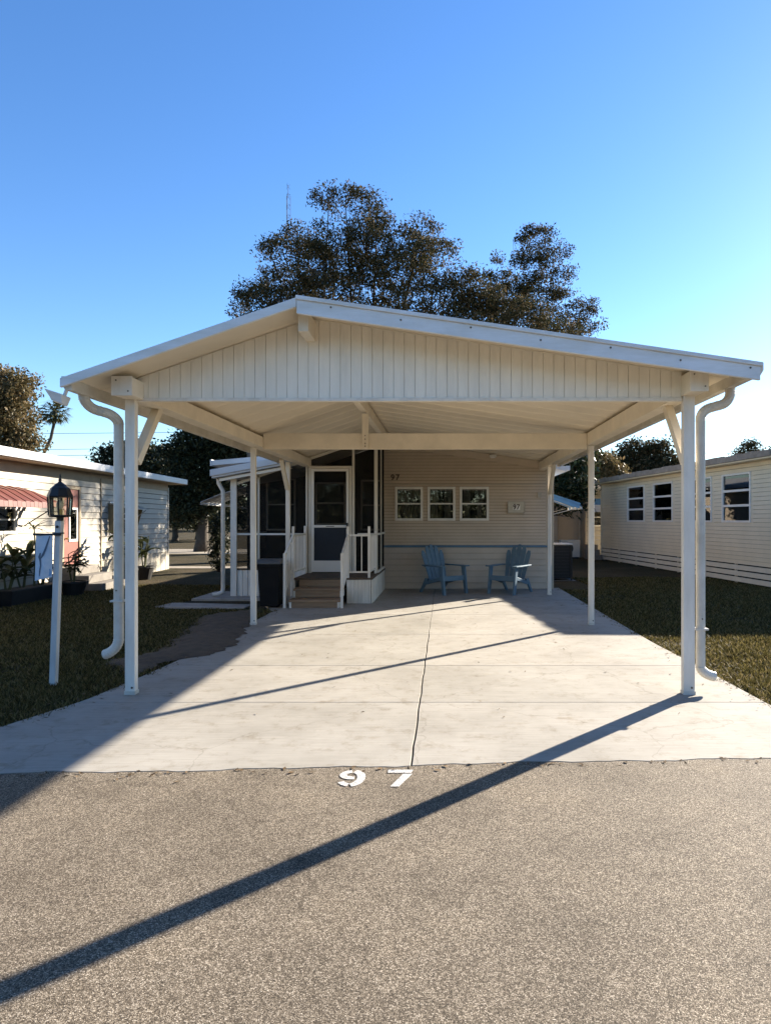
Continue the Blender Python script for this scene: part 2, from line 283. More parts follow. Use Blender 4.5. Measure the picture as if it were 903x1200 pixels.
class MB:
    def __init__(s): s.v = []; s.f = []
    def add(s, vs, fs):
        o = len(s.v); s.v += [tuple(p) for p in vs]; s.f += [tuple(i + o for i in f) for f in fs]; return s
    def box(s, x0, x1, y0, y1, z0, z1):
        return s.add([(x0, y0, z0), (x1, y0, z0), (x1, y1, z0), (x0, y1, z0), (x0, y0, z1), (x1, y0, z1), (x1, y1, z1), (x0, y1, z1)],
                     [(0, 3, 2, 1), (4, 5, 6, 7), (0, 1, 5, 4), (1, 2, 6, 5), (2, 3, 7, 6), (3, 0, 4, 7)])
    def hexa(s, lo, hi):      # two quads (lists of 4 points), joined
        return s.add(list(lo) + list(hi), [(3, 2, 1, 0), (4, 5, 6, 7), (0, 1, 5, 4), (1, 2, 6, 5), (2, 3, 7, 6), (3, 0, 4, 7)])
    def prism(s, poly, axis, a0, a1):
        n = len(poly)
        def P(p, a):
            return {'x': (a, p[0], p[1]), 'y': (p[0], a, p[1]), 'z': (p[0], p[1], a)}[axis]
        vs = [P(p, a0) for p in poly] + [P(p, a1) for p in poly]
        return s.add(vs, [tuple(range(n)), tuple(range(2 * n - 1, n - 1, -1))] + [(i, i + n, (i + 1) % n + n, (i + 1) % n) for i in range(n)])
    def bar(s, p, q, w_, h_, up=(0, 0, 1)):
        p = Vector(p); q = Vector(q); d = (q - p).normalized(); u = Vector(up)
        if abs(d.dot(u)) > 0.98: u = Vector((0, 1, 0))
        r = d.cross(u).normalized(); u = r.cross(d).normalized()
        c = [(-1, -1), (1, -1), (1, 1), (-1, 1)]
        return s.hexa([p + r * a * w_ / 2 + u * b * h_ / 2 for a, b in c], [q + r * a * w_ / 2 + u * b * h_ / 2 for a, b in c])
    def tube(s, path, rad, n=8, flat=1.0):
        path = [Vector(p) for p in path]; k = len(path)
        rads = rad if isinstance(rad, (list, tuple)) else [rad] * k
        prev = None; rings = []
        for i, p in enumerate(path):
            d = (path[min(i + 1, k - 1)] - path[max(i - 1, 0)]).normalized()
            ref = prev if prev is not None else (Vector((0, 1, 0)) if abs(d.y) < 0.9 else Vector((1, 0, 0)))
            r = (ref - d * ref.dot(d)).normalized(); u = d.cross(r); prev = r
            rings.append([p + (r * math.cos(2 * math.pi * j / n) * flat + u * math.sin(2 * math.pi * j / n)) * rads[i] for j in range(n)])
        vs = [v for rg in rings for v in rg]; fs = []
        for i in range(k - 1):
            for j in range(n):
                fs.append((i * n + j, i * n + (j + 1) % n, (i + 1) * n + (j + 1) % n, (i + 1) * n + j))
        fs.append(tuple(reversed(range(n)))); fs.append(tuple(range((k - 1) * n, k * n)))
        return s.add(vs, fs)
    def lathe(s, prof, c, n=16, sq=False):
        cx, cy, cz = c; vs = []; fs = []
        for r, z in prof:
            for j in range(n):
                a = 2 * math.pi * (j + 0.5) / n
                vs.append((cx + r * math.cos(a), cy + r * math.sin(a), cz + z))
        k = len(prof)
        for i in range(k - 1):
            for j in range(n): fs.append((i * n + j, i * n + (j + 1) % n, (i + 1) * n + (j + 1) % n, (i + 1) * n + j))
        fs.append(tuple(reversed(range(n)))); fs.append(tuple(range((k - 1) * n, k * n)))
        return s.add(vs, fs)
    def mesh(s, name, m, off=(0, 0, 0), smooth=False):
        me = bpy.data.meshes.new(name)
        ox, oy, oz = off
        me.from_pydata([(a - ox, b - oy, c - oz) for a, b, c in s.v], [], s.f); me.update()
        if m: me.materials.append(MATS[m])
        if smooth: me.polygons.foreach_set('use_smooth', [True] * len(me.polygons))
        return me
    def build(s, name, m, parent=None, local=False, smooth=False, bevel=0.0):
        off = (0, 0, 0) if (local or parent is None) else wloc(parent)
        return link(name, s.mesh(name, m, off, smooth), parent, bevel=bevel)

def link(name, me, parent=None, loc=(0, 0, 0), rot=(0, 0, 0), bevel=0.0):
    o = bpy.data.objects.new(name, me); col.objects.link(o); o.parent = parent; o.location = loc; o.rotation_euler = rot
    if bevel:
        b = o.modifiers.new('bevel', 'BEVEL'); b.width = bevel; b.segments = 2; b.limit_method = 'ANGLE'
    return o
def tag(o, label, cat, group=None):
    o['label'] = label; o['category'] = cat
    if group: o['group'] = group
    return o
def thing(name, label, cat, loc=(0, 0, 0), rz=0.0, group=None):
    o = bpy.data.objects.new(name, None); col.objects.link(o); o.empty_display_size = 0.2
    o.location = loc; o.rotation_euler = (0, 0, rz)
    return tag(o, label, cat, group)
def struct(o): o['kind'] = 'structure'; return o
def stuff(o): o['kind'] = 'stuff'; return o
def B(x0, x1, y0, y1, z0, z1): return MB().box(x0, x1, y0, y1, z0, z1)

def fast_mesh(name, V, F, m):
    """V (n,3), F (k,3|4) numpy -> mesh"""
    me = bpy.data.meshes.new(name); k = F.shape[1]
    me.vertices.add(len(V)); me.vertices.foreach_set('co', V.astype(np.float32).ravel())
    me.loops.add(F.size); me.loops.foreach_set('vertex_index', F.astype(np.int32).ravel())
    me.polygons.add(len(F)); me.polygons.foreach_set('loop_start', np.arange(0, F.size, k, dtype=np.int32))
    me.update(calc_edges=True); me.materials.append(MATS[m]); return me

def text_mesh(txt, size, m, extrude=0.004):
    cu = bpy.data.curves.new('digits', 'FONT'); cu.body = txt; cu.size = size; cu.extrude = extrude; cu.offset = size * 0.018; cu.align_x = 'CENTER'; cu.align_y = 'CENTER'
    cu.resolution_u = 4
    o = bpy.data.objects.new('digits_tmp', cu); col.objects.link(o)
    dg = bpy.context.evaluated_depsgraph_get(); dg.update()
    me = bpy.data.meshes.new_from_object(o.evaluated_get(dg)); bpy.data.objects.remove(o); bpy.data.curves.remove(cu)
    me.materials.clear(); me.materials.append(MATS[m]); return me

# ------------------------------------------------------------------ ground, road, driveway
def gz(x, y): return -0.03
gm = B(-600, 600, -300, 900, -0.5, -0.03)
struct(gm.build('ground', 'lawn'))

def road_edge(x): return 3.975 + 0.0556 * x + 0.018 * math.sin(x * 3.1) * math.sin(x * 1.3 + 1) + 0.010 * math.sin(x * 11 + 2) + 0.006 * math.sin(x * 29)
xs = [-40 + i * 1.0 for i in range(33)] + [-7 + i * 0.05 for i in range(281)] + [8 + i for i in range(33)]
rm = MB()
n = len(xs)
rm.add([(x, -9, -0.003) for x in xs] + [(x, road_edge(x) if abs(x) < 7.5 else 3.975 + 0.0556 * max(-12, min(12, x)), -0.003) for x in xs] +
       [(x, road_edge(x) if abs(x) < 7.5 else 3.975 + 0.0556 * max(-12, min(12, x)), -0.2) for x in xs],
       [(i, i + 1, n + i + 1, n + i) for i in range(n - 1)] + [(n + i, n + i + 1, 2 * n + i + 1, 2 * n + i) for i in range(n - 1)])
road = struct(rm.build('road', 'asphalt'))

def ribbon(mb, path, wd, z):
    vs = []; k = len(path)
    for i, (x, y) in enumerate(path):
        a = path[max(i - 1, 0)]; c = path[min(i + 1, k - 1)]
        d = Vector((c[0] - a[0], c[1] - a[1])); d.normalize()
        ww = wd[i] if isinstance(wd, list) else wd
        vs += [(x - d.y * ww / 2, y + d.x * ww / 2, z), (x + d.y * ww / 2, y - d.x * ww / 2, z)]
    mb.add(vs, [(2 * i, 2 * i + 1, 2 * i + 3, 2 * i + 2) for i in range(k - 1)])
# stencilled 97 on the asphalt
z97 = 0.0008
d9 = MB(); cx, cy = -0.535, 3.765
def el(a, rx, ry, ox=0, oy=0): return (cx + ox + rx * math.cos(a), cy + oy + ry * math.sin(a))
ribbon(d9, [el(math.radians(84 - i * 168 / 14), 0.055, 0.098) for i in range(15)], 0.048, z97)                 # right bowl
ribbon(d9, [el(math.radians(100 + i * 185 / 14), 0.056, 0.048, 0.0, 0.050) for i in range(15)], 0.042, z97)     # upper left loop
ribbon(d9, [el(math.radians(264 - i * 50 / 6), 0.066, 0.096) for i in range(7)], 0.040, z97)                    # tail
d9.build('painted_digit', 'road_paint', road)
d7 = MB(); x7 = -0.258
d7.add([(x7 - 0.075, 3.890, z97), (x7 - 0.075, 3.842, z97), (x7 + 0.065, 3.842, z97), (x7 + 0.075, 3.890, z97)], [(0, 1, 2, 3)])
d7.add([(x7 + 0.018, 3.828, z97), (x7 - 0.045, 3.645, z97), (x7 + 0.005, 3.645, z97), (x7 + 0.072, 3.828, z97)], [(0, 1, 2, 3)])
d7.build('painted_digit', 'road_paint', road)

# driveway: poured panels with recessed joints over a dirty bed
def drive_l(y):
    pts = [(3.6, -3.62), (4.69, -3.21), (5.4, -2.98), (6.13, -2.90), (7.4, -2.80), (10.6, -2.80), (11.9, -3.35), (14.3, -3.4)]
    for (a, xa), (b, xb) in zip(pts, pts[1:]):
        if y <= b: return xa + (xb - xa) * (y - a) / (b - a)
    return pts[-1][1]
def drive_r(y):
    pts = [(3.6, 3.35), (4.2, 3.02), (5.2, 2.64), (6.75, 2.60), (7.9, 2.55), (14.3, 2.52)]
    for (a, xa), (b, xb) in zip(pts, pts[1:]):
        if y <= b: return xa + (xb - xa) * (y - a) / (b - a)
    return pts[-1][1]
bed = MB(); ys = [3.7 + i * 0.2 for i in range(54)]
bed.add([(drive_l(y) + 0.01, y, -0.022) for y in ys] + [(drive_r(y) - 0.01, y, -0.022) for y in ys], [(i, i + len(ys), i + len(ys) + 1, i + 1) for i in range(len(ys) - 1)])
mat('joint_dirt', (0.12, 0.105, 0.085), 0.95, 0.6, 20)
drive = struct(bed.build('driveway', 'joint_dirt'))
rows = [None, 5.33, 6.67, 8.50, 10.25, 12.05, 14.28]
CX = -0.2
def panel(xl, xr, y0, y1, front):
    m = MB(); nseg = 26; top = []
    L = []; R = []; yy = [y0 + (y1 - y0) * i / 10 for i in range(11)] if not front else None
    ch = 0.003
    if front:
        fx = [xl(4.0) + (xr(4.1) - xl(4.0)) * i / 40 for i in range(41)]
        lo = [(x, road_edge(x) + 0.001) for x in fx]
        yl = [lo[0][1] + (y1 - lo[0][1]) * i / 8 for i in range(1, 9)]; yr = [lo[-1][1] + (y1 - lo[-1][1]) * i / 8 for i in range(1, 9)]
        poly = lo + [(xr(y), y) for y in yr] + [(xl(y), y) for y in reversed(yl)]
    else:
        poly = [(xl(y), y) for y in reversed(yy)] + [(xr(y), y) for y in yy]
    c = Vector((sum(p[0] for p in poly) / len(poly), sum(p[1] for p in poly) / len(poly)))
    def inset(p):
        dx = c.x - p[0]; dy = c.y - p[1]
        return (p[0] + ch * (1 if dx > 0 else -1) * min(1, abs(dx)), p[1] + ch * 0.8 * (1 if dy > 0 else -1) * min(1, abs(dy)))
    k = len(poly)
    vs = [(p[0], p[1], -0.12) for p in poly] + [(p[0], p[1], -0.003) for p in poly] + [(*inset(p), 0.0) for p in poly]
    fs = [(i, (i + 1) % k, k + (i + 1) % k, k + i) for i in range(k)] + [(k + i, k + (i + 1) % k, 2 * k + (i + 1) % k, 2 * k + i) for i in range(k)] + [tuple(range(2 * k, 3 * k))]
    m.add(vs, fs); return m
for i in range(6):
    y0 = rows[i]; y1 = rows[i + 1]; g = 0.004
    wob = lambda y: 0.003 * math.sin(y * 7) + 0.002 * math.sin(y * 17)
    gap = 0.0055 if i < 3 else 0.003
    a = panel(drive_l, lambda y: CX - gap + wob(y), (y0 or 0) + g, y1 - g, y0 is None)
    b = panel(lambda y: CX + gap + wob(y), drive_r, (y0 or 0) + g, y1 - g, y0 is None)
    a.build('concrete_slab', 'concrete', drive); b.build('concrete_slab', 'concrete', drive)
pad = B(-4.75, -3.42, 12.2, 13.5, -0.1, 0.012); struct(pad.build('concrete_pad', 'pad_concrete', bevel=0.01))
walk = MB().hexa([(-5.0, 11.2, -0.06), (-3.4, 11.05, -0.06), (-3.4, 11.5, -0.06), (-4.9, 11.75, -0.06)], [(-5.0, 11.2, 0.0), (-3.4, 11.05, 0.0), (-3.4, 11.5, 0.0), (-4.9, 11.75, 0.0)])
struct(walk.build('path', 'pad_concrete', bevel=0.01))
mat('sand', (0.34, 0.29, 0.22), 0.95, 0.4, 6, 0.3, 40)
far_path = MB().hexa([(-30, 20.9, -0.06), (-4.9, 20.2, -0.06), (-4.9, 21.0, -0.06), (-30, 22.2, -0.06)], [(-30, 20.9, -0.018), (-4.9, 20.2, -0.018), (-4.9, 21.0, -0.018), (-30, 22.2, -0.018)])
struct(far_path.build('back_path', 'sand'))
back_road = B(-60, 0, 29.0, 33.5, -0.06, -0.018); struct(back_road.build('back_road', 'sand'))

# ------------------------------------------------------------------ carport
XR, XL, RX, RZ = 2.43, -2.95, -1.14, 3.228
SL, SR = 0.342, 0.144
def soff(x): return RZ - SL * (RX - x) if x < RX else RZ - SR * (x - RX)
FY, GY, BY = 5.13, 5.59, 14.40
cp = thing('carport', 'white metal carport with low asymmetric gable roof over the driveway', 'carport', (0, GY, 0))

def post(x, y, top, wx=0.098, wy=0.065):
    m = B(x - wx / 2, x + wx / 2, y - wy / 2, y + wy / 2, 0, top)
    o = m.build('post', 'white_paint', cp, bevel=0.006)
    MB().box(x - wx / 2 - 0.004, x + wx / 2 + 0.004, y - wy / 2 - 0.004, y + wy / 2 + 0.004, 0.0, 0.03).build('base_plate', 'gutter_white', o)
    for dx in (0.02,):
        MB().tube([(x + dx, y - wy / 2 - 0.006, 0.06), (x + dx, y - wy / 2 + 0.004, 0.06)], 0.009, 8).build('bolt', 'screw', o)
    return o
post(2.10, GY, 2.735); post(-2.69, GY, 2.70, 0.086)
post(2.10, 9.27, 2.56, 0.076, 0.06); post(-2.72, 9.27, 2.53, 0.076, 0.06)
post(2.10, 12.95, 2.56, 0.076, 0.06); post(-2.79, 11.62, 2.53, 0.076, 0.06)
# side beams with capped ends
B(2.035, 2.175, 5.36, 14.0, 2.565, 2.735).build('side_beam', 'cream_paint', cp, bevel=0.004)
B(-2.735, -2.575, 5.36, 12.6, 2.53, 2.68).build('side_beam', 'cream_paint', cp, bevel=0.004)
B(2.03, 2.18, 5.345, 5.357, 2.56, 2.74).build('beam_end_cap', 'white_paint', cp)
B(-2.74, -2.57, 5.345, 5.357, 2.525, 2.685).build('beam_end_cap', 'white_paint', cp)
for (x, z) in ((2.06, 2.70), (2.15, 2.60), (-2.70, 2.65), (-2.60, 2.56)):
    MB().tube([(x, 5.338, z), (x, 5.346, z)], 0.006, 6).build('screw', 'screw', cp)
tb = B(-2.57, 2.03, 9.24, 9.30, 2.505, 2.73).build('tie_beam', 'cream_paint', cp, bevel=0.004)
B(-1.16, -1.07, 9.18, 9.235, 2.51, 3.0).build('king_post', 'cream_paint', cp, bevel=0.004)
for z in (2.54, 2.58, 2.64, 2.69):
    MB().tube([(-1.115, 9.172, z), (-1.115, 9.182, z)], 0.009, 6).build('bolt', 'screw', cp)
B(-1.185, -1.10, 5.27, 14.0, 3.03, 3.195).build('ridge_beam', 'cream_paint', cp, bevel=0.004)
for x in (2.1, -2.68):
    MB().bar((x, GY + 0.05, 2.00), (x, GY + 0.52, 2.57), 0.075, 0.075, (1, 0, 0)).build('brace', 'cream_paint', cp, bevel=0.004)
MB().bar((2.1, 12.9, 2.02), (2.1, 12.35, 2.57), 0.065, 0.065, (1, 0, 0)).build('brace', 'cream_paint', cp, bevel=0.004)
MB().bar((-2.79, 11.57, 2.05), (-2.79, 11.12, 2.54), 0.065, 0.065, (1, 0, 0)).build('brace', 'cream_paint', cp, bevel=0.004)

# gable wall: separate vertical panels on a backing sheet
gx0, gx1, gzb = -2.63, 2.04, 2.53
MB().prism([(gx0, gzb + 0.01), (gx1, gzb + 0.01), (gx1, soff(gx1) - 0.005), (RX, RZ - 0.005), (gx0, soff(gx0) - 0.005)], 'y', GY + 0.0, GY + 0.02).build('gable_backing', 'gable_white', cp)
NP = 51; pw = (gx1 - gx0) / NP
for i in range(NP):
    a = gx0 + i * pw + 0.0016; b = gx0 + (i + 1) * pw - 0.0016
    top = [(b, soff(b) - 0.004)] + ([(RX, RZ - 0.004)] if a < RX < b else []) + [(a, soff(a) - 0.004)]
    dy = rnd.uniform(-0.002, 0.002)
    MB().prism([(a, gzb + 0.012), (b, gzb + 0.012)] + top, 'y', GY - 0.014 + dy, GY - 0.001).build('gable_panel', 'gable_white', cp)
B(gx0, gx1, GY - 0.026, GY + 0.03, gzb - 0.012, gzb + 0.016).build('gable_trim', 'white_paint', cp, bevel=0.003)

# roof pans (each strip one panel), underside is the ceiling
NPAN = 22; pd = (BY - FY) / NPAN
for side in (0, 1):
    x_out = XL if side == 0 else XR
    for i in range(NPAN):
        y0 = FY + 0.012 + i * pd; y1 = y0 + pd - 0.006
        
        zo, zr = soff(x_out), RZ
        cz = 0.010                                               # shallow pan profile
        def sec(x, z): return [(x, y0, z + 0.0), (x, y0 + 0.03, z + cz), (x, y1 - 0.03, z + cz), (x, y1, z), (x, y1, z + 0.020), (x, y0, z + 0.020)]
        m = MB(); a = sec(x_out, zo); b = sec(RX + (0.003 if side else -0.003), zr); k = 6
        m.add(a + b, [tuple(range(k)), tuple(range(2 * k - 1, k - 1, -1))] + [(j, j + k, (j + 1) % k + k, (j + 1) % k) for j in range(k)])
        m.build('roof_panel', 'ceiling_cream', cp)
# top skins, slightly above the pans
MB().hexa([(RX, FY, RZ + 0.023), (XR + .02, FY, soff(XR) + 0.022), (XR + .02, BY, soff(XR) + 0.022), (RX, BY, RZ + 0.023)],
          [(RX, FY, RZ + 0.031), (XR + .02, FY, soff(XR) + 0.030), (XR + .02, BY, soff(XR) + 0.030), (RX, BY, RZ + 0.031)]).build('roof_sheet', 'roof_metal', cp)
MB().hexa([(XL - .02, FY, soff(XL) + 0.022), (RX - .004, FY, RZ + 0.023), (RX - .004, BY, RZ + 0.023), (XL - .02, BY, soff(XL) + 0.022)],
          [(XL - .02, FY, soff(XL) + 0.030), (RX - .004, FY, RZ + 0.031), (RX - .004, BY, RZ + 0.031), (XL - .02, BY, soff(XL) + 0.030)]).build('roof_sheet', 'roof_metal', cp)
# fascias: deep with an upper lip on the long slope, thin on the short slope
def slope_bar(x0, x1, lo, hi, y0, y1, s):
    z0 = (lambda x: RZ + (SL * (x - RX) if s < 0 else -SR * (x - RX)))
    return MB().hexa([(x0, y0, z0(x0) + lo), (x1, y0, z0(x1) + lo), (x1, y1, z0(x1) + lo), (x0, y1, z0(x0) + lo)],
                     [(x0, y0, z0(x0) + hi), (x1, y0, z0(x1) + hi), (x1, y1, z0(x1) + hi), (x0, y1, z0(x0) + hi)])
fr = slope_bar(RX - 0.02, XR + 0.06, -0.105, 0.004, FY - 0.022, FY + 0.008, 1).build('fascia', 'fascia_white', cp, bevel=0.004)
slope_bar(RX - 0.025, XR + 0.075, 0.004, 0.036, FY - 0.038, FY + 0.010, 1).build('fascia_lip', 'fascia_white', fr, bevel=0.004)
slope_bar(XL - 0.075, RX - 0.024, -0.040, 0.034, FY - 0.020, FY + 0.008, -1).build('fascia', 'fascia_white', cp, bevel=0.004)
for i in range(7):
    x = RX + 0.25 + i * 0.55; z = soff(x) - 0.02 - 0.02 * (i % 2)
    MB().tube([(x, FY - 0.027, z), (x, FY - 0.021, z)], 0.008, 6).build('screw', 'screw', fr)
# gutters along both eaves: open trough with lip
def gutter(xi, xo, zt, y0, y1):
    d = 1 if xo > xi else -1
    prof = [(xi, zt), (xi, zt - 0.11), (xo - d * 0.03, zt - 0.11), (xo, zt - 0.06), (xo, zt), (xo - d * 0.015, zt), (xo - d * 0.015, zt - 0.05), (xi + d * 0.01, zt - 0.10), (xi + d * 0.01, zt)]
    m = MB(); k = len(prof)
    vs = [(p[0], y, p[1]) for y in (y0, y1) for p in prof]
    m.add(vs, [(i, (i + 1) % k, k + (i + 1) % k, k + i) for i in range(k)])
    m.add([(p[0], y0, p[1]) for p in prof[:5]], [(4, 3, 2, 1, 0)]); m.add([(p[0], y1, p[1]) for p in prof[:5]], [(0, 1, 2, 3, 4)])
    return m
gutter(XR + 0.004, XR + 0.105, soff(XR) + 0.034, FY + 0.02, 14.0).build('gutter', 'gutter_white', cp)
gutter(XL - 0.004, XL - 0.085, soff(XL) + 0.030, FY + 0.02, 12.0).build('gutter', 'gutter_white', cp)
fl = MB().hexa([(-3.13, 5.18, 2.455), (-3.05, 5.18, 2.425), (-3.05, 5.26, 2.415), (-3.13, 5.26, 2.445)], [(-3.175, 5.15, 2.545), (-3.035, 5.15, 2.50), (-3.03, 5.28, 2.49), (-3.17, 5.28, 2.53)]).build('gutter_corner_block', 'fascia_white', cp, bevel=0.006)  # white block added for the sunlit gutter corner at the left eave, no lamp
MB().tube([(-3.05, 5.22, 2.50), (-3.02, 5.22, 2.58)], 0.014, 8).build('bracket', 'fascia_white', fl)
MB().hexa([(-3.25, 12.05, 2.668), (-2.85, 12.05, 2.690), (-2.85, 14.41, 2.690), (-3.25, 14.41, 2.668)], [(-3.25, 12.05, 2.678), (-2.85, 12.05, 2.700), (-2.85, 14.41, 2.700), (-3.25, 14.41, 2.678)]).build('leak_flashing', 'roof_metal', cp)  # strip added over the roof gap to keep sunlight off the porch header
# downspouts: ribbed elbows at the top, kicked-out foot
def downspout(xe, xp, ze, yv, zb, xk, zk, name='downspout', ye=None):
    s = 1 if xe > xp else -1
    rr = min(1.0, abs(xe - xp) / 0.27)
    pts = [(xe, yv, ze), (xe, yv, ze - 0.05)]
    for i in range(1, 8):
        a = i / 7 * math.radians(75); pts.append((xe - s * 0.11 * rr * (1 - math.cos(a)), yv, ze - 0.05 - 0.12 * rr * math.sin(a)))
    x1, z1 = pts[-1][0], pts[-1][2]
    x2 = xp + s * 0.10 * rr
    z2 = z1 - abs(x1 - x2) * 0.27
    pts.append((x2, yv, z2))
    for i in range(1, 8):
        a = math.radians(15) + i / 7 * math.radians(75); pts.append((xp + s * 0.10 * rr * (1 - (math.sin(a) - math.sin(math.radians(15))) / (1 - math.sin(math.radians(15)))), yv, z2 - 0.11 * rr * (math.cos(math.radians(15)) - math.cos(a))))
    zj = pts[-1][2] - 0.02
    rb = MB()
    for i, p in enumerate(pts): pass
    # rib the elbows by alternating radius
    dense = []; rad = []
    for i in range(len(pts) - 1):
        for t in range(3):
            q = Vector(pts[i]).lerp(Vector(pts[i + 1]), t / 3); dense.append(q)
    dense.append(Vector(pts[-1])); dense.append(Vector((xp, yv, zj)))
    rad = [0.041 + (0.0022 if i % 2 else 0) for i in range(len(dense))]
    if ye is not None:
        for qi, q in enumerate(dense): q.y = ye + (yv - ye) * qi / (len(dense) - 1)
    rb.tube(dense, rad, 12)
    o = rb.build(name, 'gutter_white', cp)
    MB().tube([(xp, yv, zj), (xp, yv, zb)], 0.041, 12, 0.9).build('pipe', 'gutter_white', o)
    f = []; k = xk - xp
    for i in range(0, 19):
        a = i / 18 * math.radians(70); f.append((xp + k * (1 - math.cos(a)) / (1 - math.cos(math.radians(70))), yv, zb - (zb - zk) * math.sin(a) / math.sin(math.radians(70))))
    MB().tube(f, [0.041 + (0.0025 if i % 2 else 0) for i in range(19)], 12).build('outlet_elbow', 'gutter_white', o)
    MB().box(xp - 0.055, xp + 0.055, yv - 0.045, yv + 0.045, zb + 0.32, zb + 0.335).build('strap', 'gutter_white', o)
    MB().tube([(xp, yv - 0.048, zb + 0.42), (xp, yv - 0.040, zb + 0.42)], 0.006, 6).build('screw', 'screw', o)
downspout(XR + 0.065, 2.235, soff(XR) - 0.05, 5.66, 0.22, 2.36, 0.13)
downspout(XL - 0.05, -2.815, soff(XL) - 0.05, 5.62, 0.47, -2.94, 0.33, ye=5.40)

# ------------------------------------------------------------------ siding / window helpers (wall lies along one local axis)
BOARD = {}
def board_mesh(L, pitch, th, mname):
    key = (round(L, 3), pitch, th, mname)
    if key not in BOARD:
        # runs along +x, face towards -y; bottom edge proud
        m = MB(); g = 0.011 if pitch > 0.14 else 0.0055; m.prism([(-th, g), (0.004, g), (0.004, pitch), (-0.002, pitch)], 'x', 0, L)
        BOARD[key] = m.mesh('siding_board', mname)
    return BOARD[key]
def siding(parent, x0, x1, z0, z1, pitch, mname, place, openings=(), th=0.014, topf=None, name='siding_board'):
    """rows of lap boards from z0 to z1; place(x, z) -> (loc, rotz) in parent space; openings (x0,x1,z0,z1) are cut out"""
    nrow = int(round((z1 - z0) / pitch))
    for i in range(nrow):
        z = z0 + i * pitch; segs = [(x0, x1)]
        if topf: segs = topf(z + pitch)
        for (a, b, c, d) in openings:
            if c < z + pitch - 0.005 and d > z + 0.005:
                ns = []
                for (p, q) in segs:
                    if b <= p or a >= q: ns.append((p, q)); continue
                    if a > p: ns.append((p, a))
                    if b < q: ns.append((b, q))
                segs = ns
        for (p, q) in segs:
            if q - p < 0.02: continue
            loc, rz = place(p, z)
            link(name, board_mesh(q - p, pitch, th, mname), parent, loc, (0, 0, rz))

def window(parent, x0, x1, z0, z1, place, panes, fm='window_white', fw=0.05, mull=0.03, back='curtain', proud=0.03, depth=0.12, blinds=None, cols=1):
    """window in a wall whose outward face is local -y at y=0; built in its own frame, placed by place(x, z)"""
    W = x1 - x0; H = z1 - z0
    loc, rz = place(x0, z0)
    m = MB()
    m.box(0, fw, -proud, 0.05, 0, H); m.box(W - fw, W, -proud, 0.05, 0, H)
    m.box(fw, W - fw, -proud, 0.05, 0, fw); m.box(fw, W - fw, -proud, 0.05, H - fw, H)
    o = link('window', m.mesh('window', fm), parent, loc, (0, 0, rz), bevel=0.003)
    m = B(0.001, W - 0.001, depth, depth + 0.01, 0.001, H - 0.001)
    m.box(0.001, 0.008, 0.052, depth, 0.001, H - 0.001).box(W - 0.008, W - 0.001, 0.052, depth, 0.001, H - 0.001).box(0.008, W - 0.008, 0.052, depth, H - 0.008, H - 0.001).box(0.008, W - 0.008, 0.052, depth, 0.001, 0.008)
    link('recess', m.mesh('recess', 'dark_interior'), o)
    zz = [fw + (H - 2 * fw) * p for p in panes]
    for i in range(len(zz) - 1):
        if i > 0: link('sash_rail', B(fw, W - fw, -0.018, 0.03, zz[i] - mull / 2, zz[i] + mull / 2).mesh('sash_rail', fm), o)
        for c in range(cols):
            a = fw + (W - 2 * fw) * c / cols; b = fw + (W - 2 * fw) * (c + 1) / cols
            pm = B(a + 0.001, b - 0.001, 0.008, 0.012, zz[i] + (mull / 2 if i else 0), zz[i + 1] - (mull / 2 if i < len(zz) - 2 else 0))
            link('pane', pm.mesh('pane', 'glass'), o)
            if c: link('mullion', B(a - 0.012, a + 0.012, -0.016, 0.03, fw, H - fw).mesh('mullion', fm), o)
    if back:
        m = MB(); k = 40; vs = []
        for i in range(k + 1):
            x = fw + 0.02 + (W - 2 * fw - 0.04) * i / k
            vs += [(x, depth - 0.03 + 0.012 * math.sin(i * 1.9) + 0.005 * math.sin(i * 5.1), fw), (x, depth - 0.03 + 0.010 * math.sin(i * 1.9), H - fw)]
        m.add(vs, [(2 * i, 2 * i + 2, 2 * i + 3, 2 * i + 1) for i in range(k) if not (back == 'parted' and 0.30 < i / k < 0.62)])
        link('curtain', m.mesh('curtain', 'curtain'), o)
    if blinds:
        for (a, b) in blinds:
            link('blind', B(fw + 0.01, W - fw - 0.01, 0.016, 0.021, fw + (H - 2 * fw) * a, fw + (H - 2 * fw) * b).mesh('blind', 'blind'), o)
    return o

# ------------------------------------------------------------------ main mobile home
mh = thing('mobile_home', 'tan lap sided mobile home with three white sash windows behind the carport', 'mobile home', (0, 14.07, 0))
HX0, HX1 = -1.30, 2.35
pl = lambda x, z: ((x, 0.0, z), 0.0)
def top_seg(z):     # clip board rows under the sloping ceiling
    if z <= soff(HX1) - 0.01: return [(HX0, HX1)]
    xr = RX + (RZ - 0.02 - z) / SR
    return [(HX0, max(HX0 + 0.05, min(HX1, xr)))]
wins = [(-1.06, -0.46), (-0.355, 0.245), (0.34, 0.97)]
ops = [(a, b, 1.4786, 2.2123) for a, b in wins]
siding(mh, HX0, HX1, 0.0, 0.90, 0.1286, 'skirt_siding', pl, th=0.018)
siding(mh, HX0, HX1, 0.945, 2.28, 0.0667, 'house_siding', lambda x, z: ((x, 0.0, z), 0.0), ops)
siding(mh, HX0, HX1, 2.28, 3.25, 0.0667, 'house_siding', lambda x, z: ((x, -0.018, z), 0.0), topf=top_seg)
B(HX0, HX1, 14.03, 14.075, 0.90, 0.945).build('wall_trim', 'blue_trim', mh, bevel=0.004)
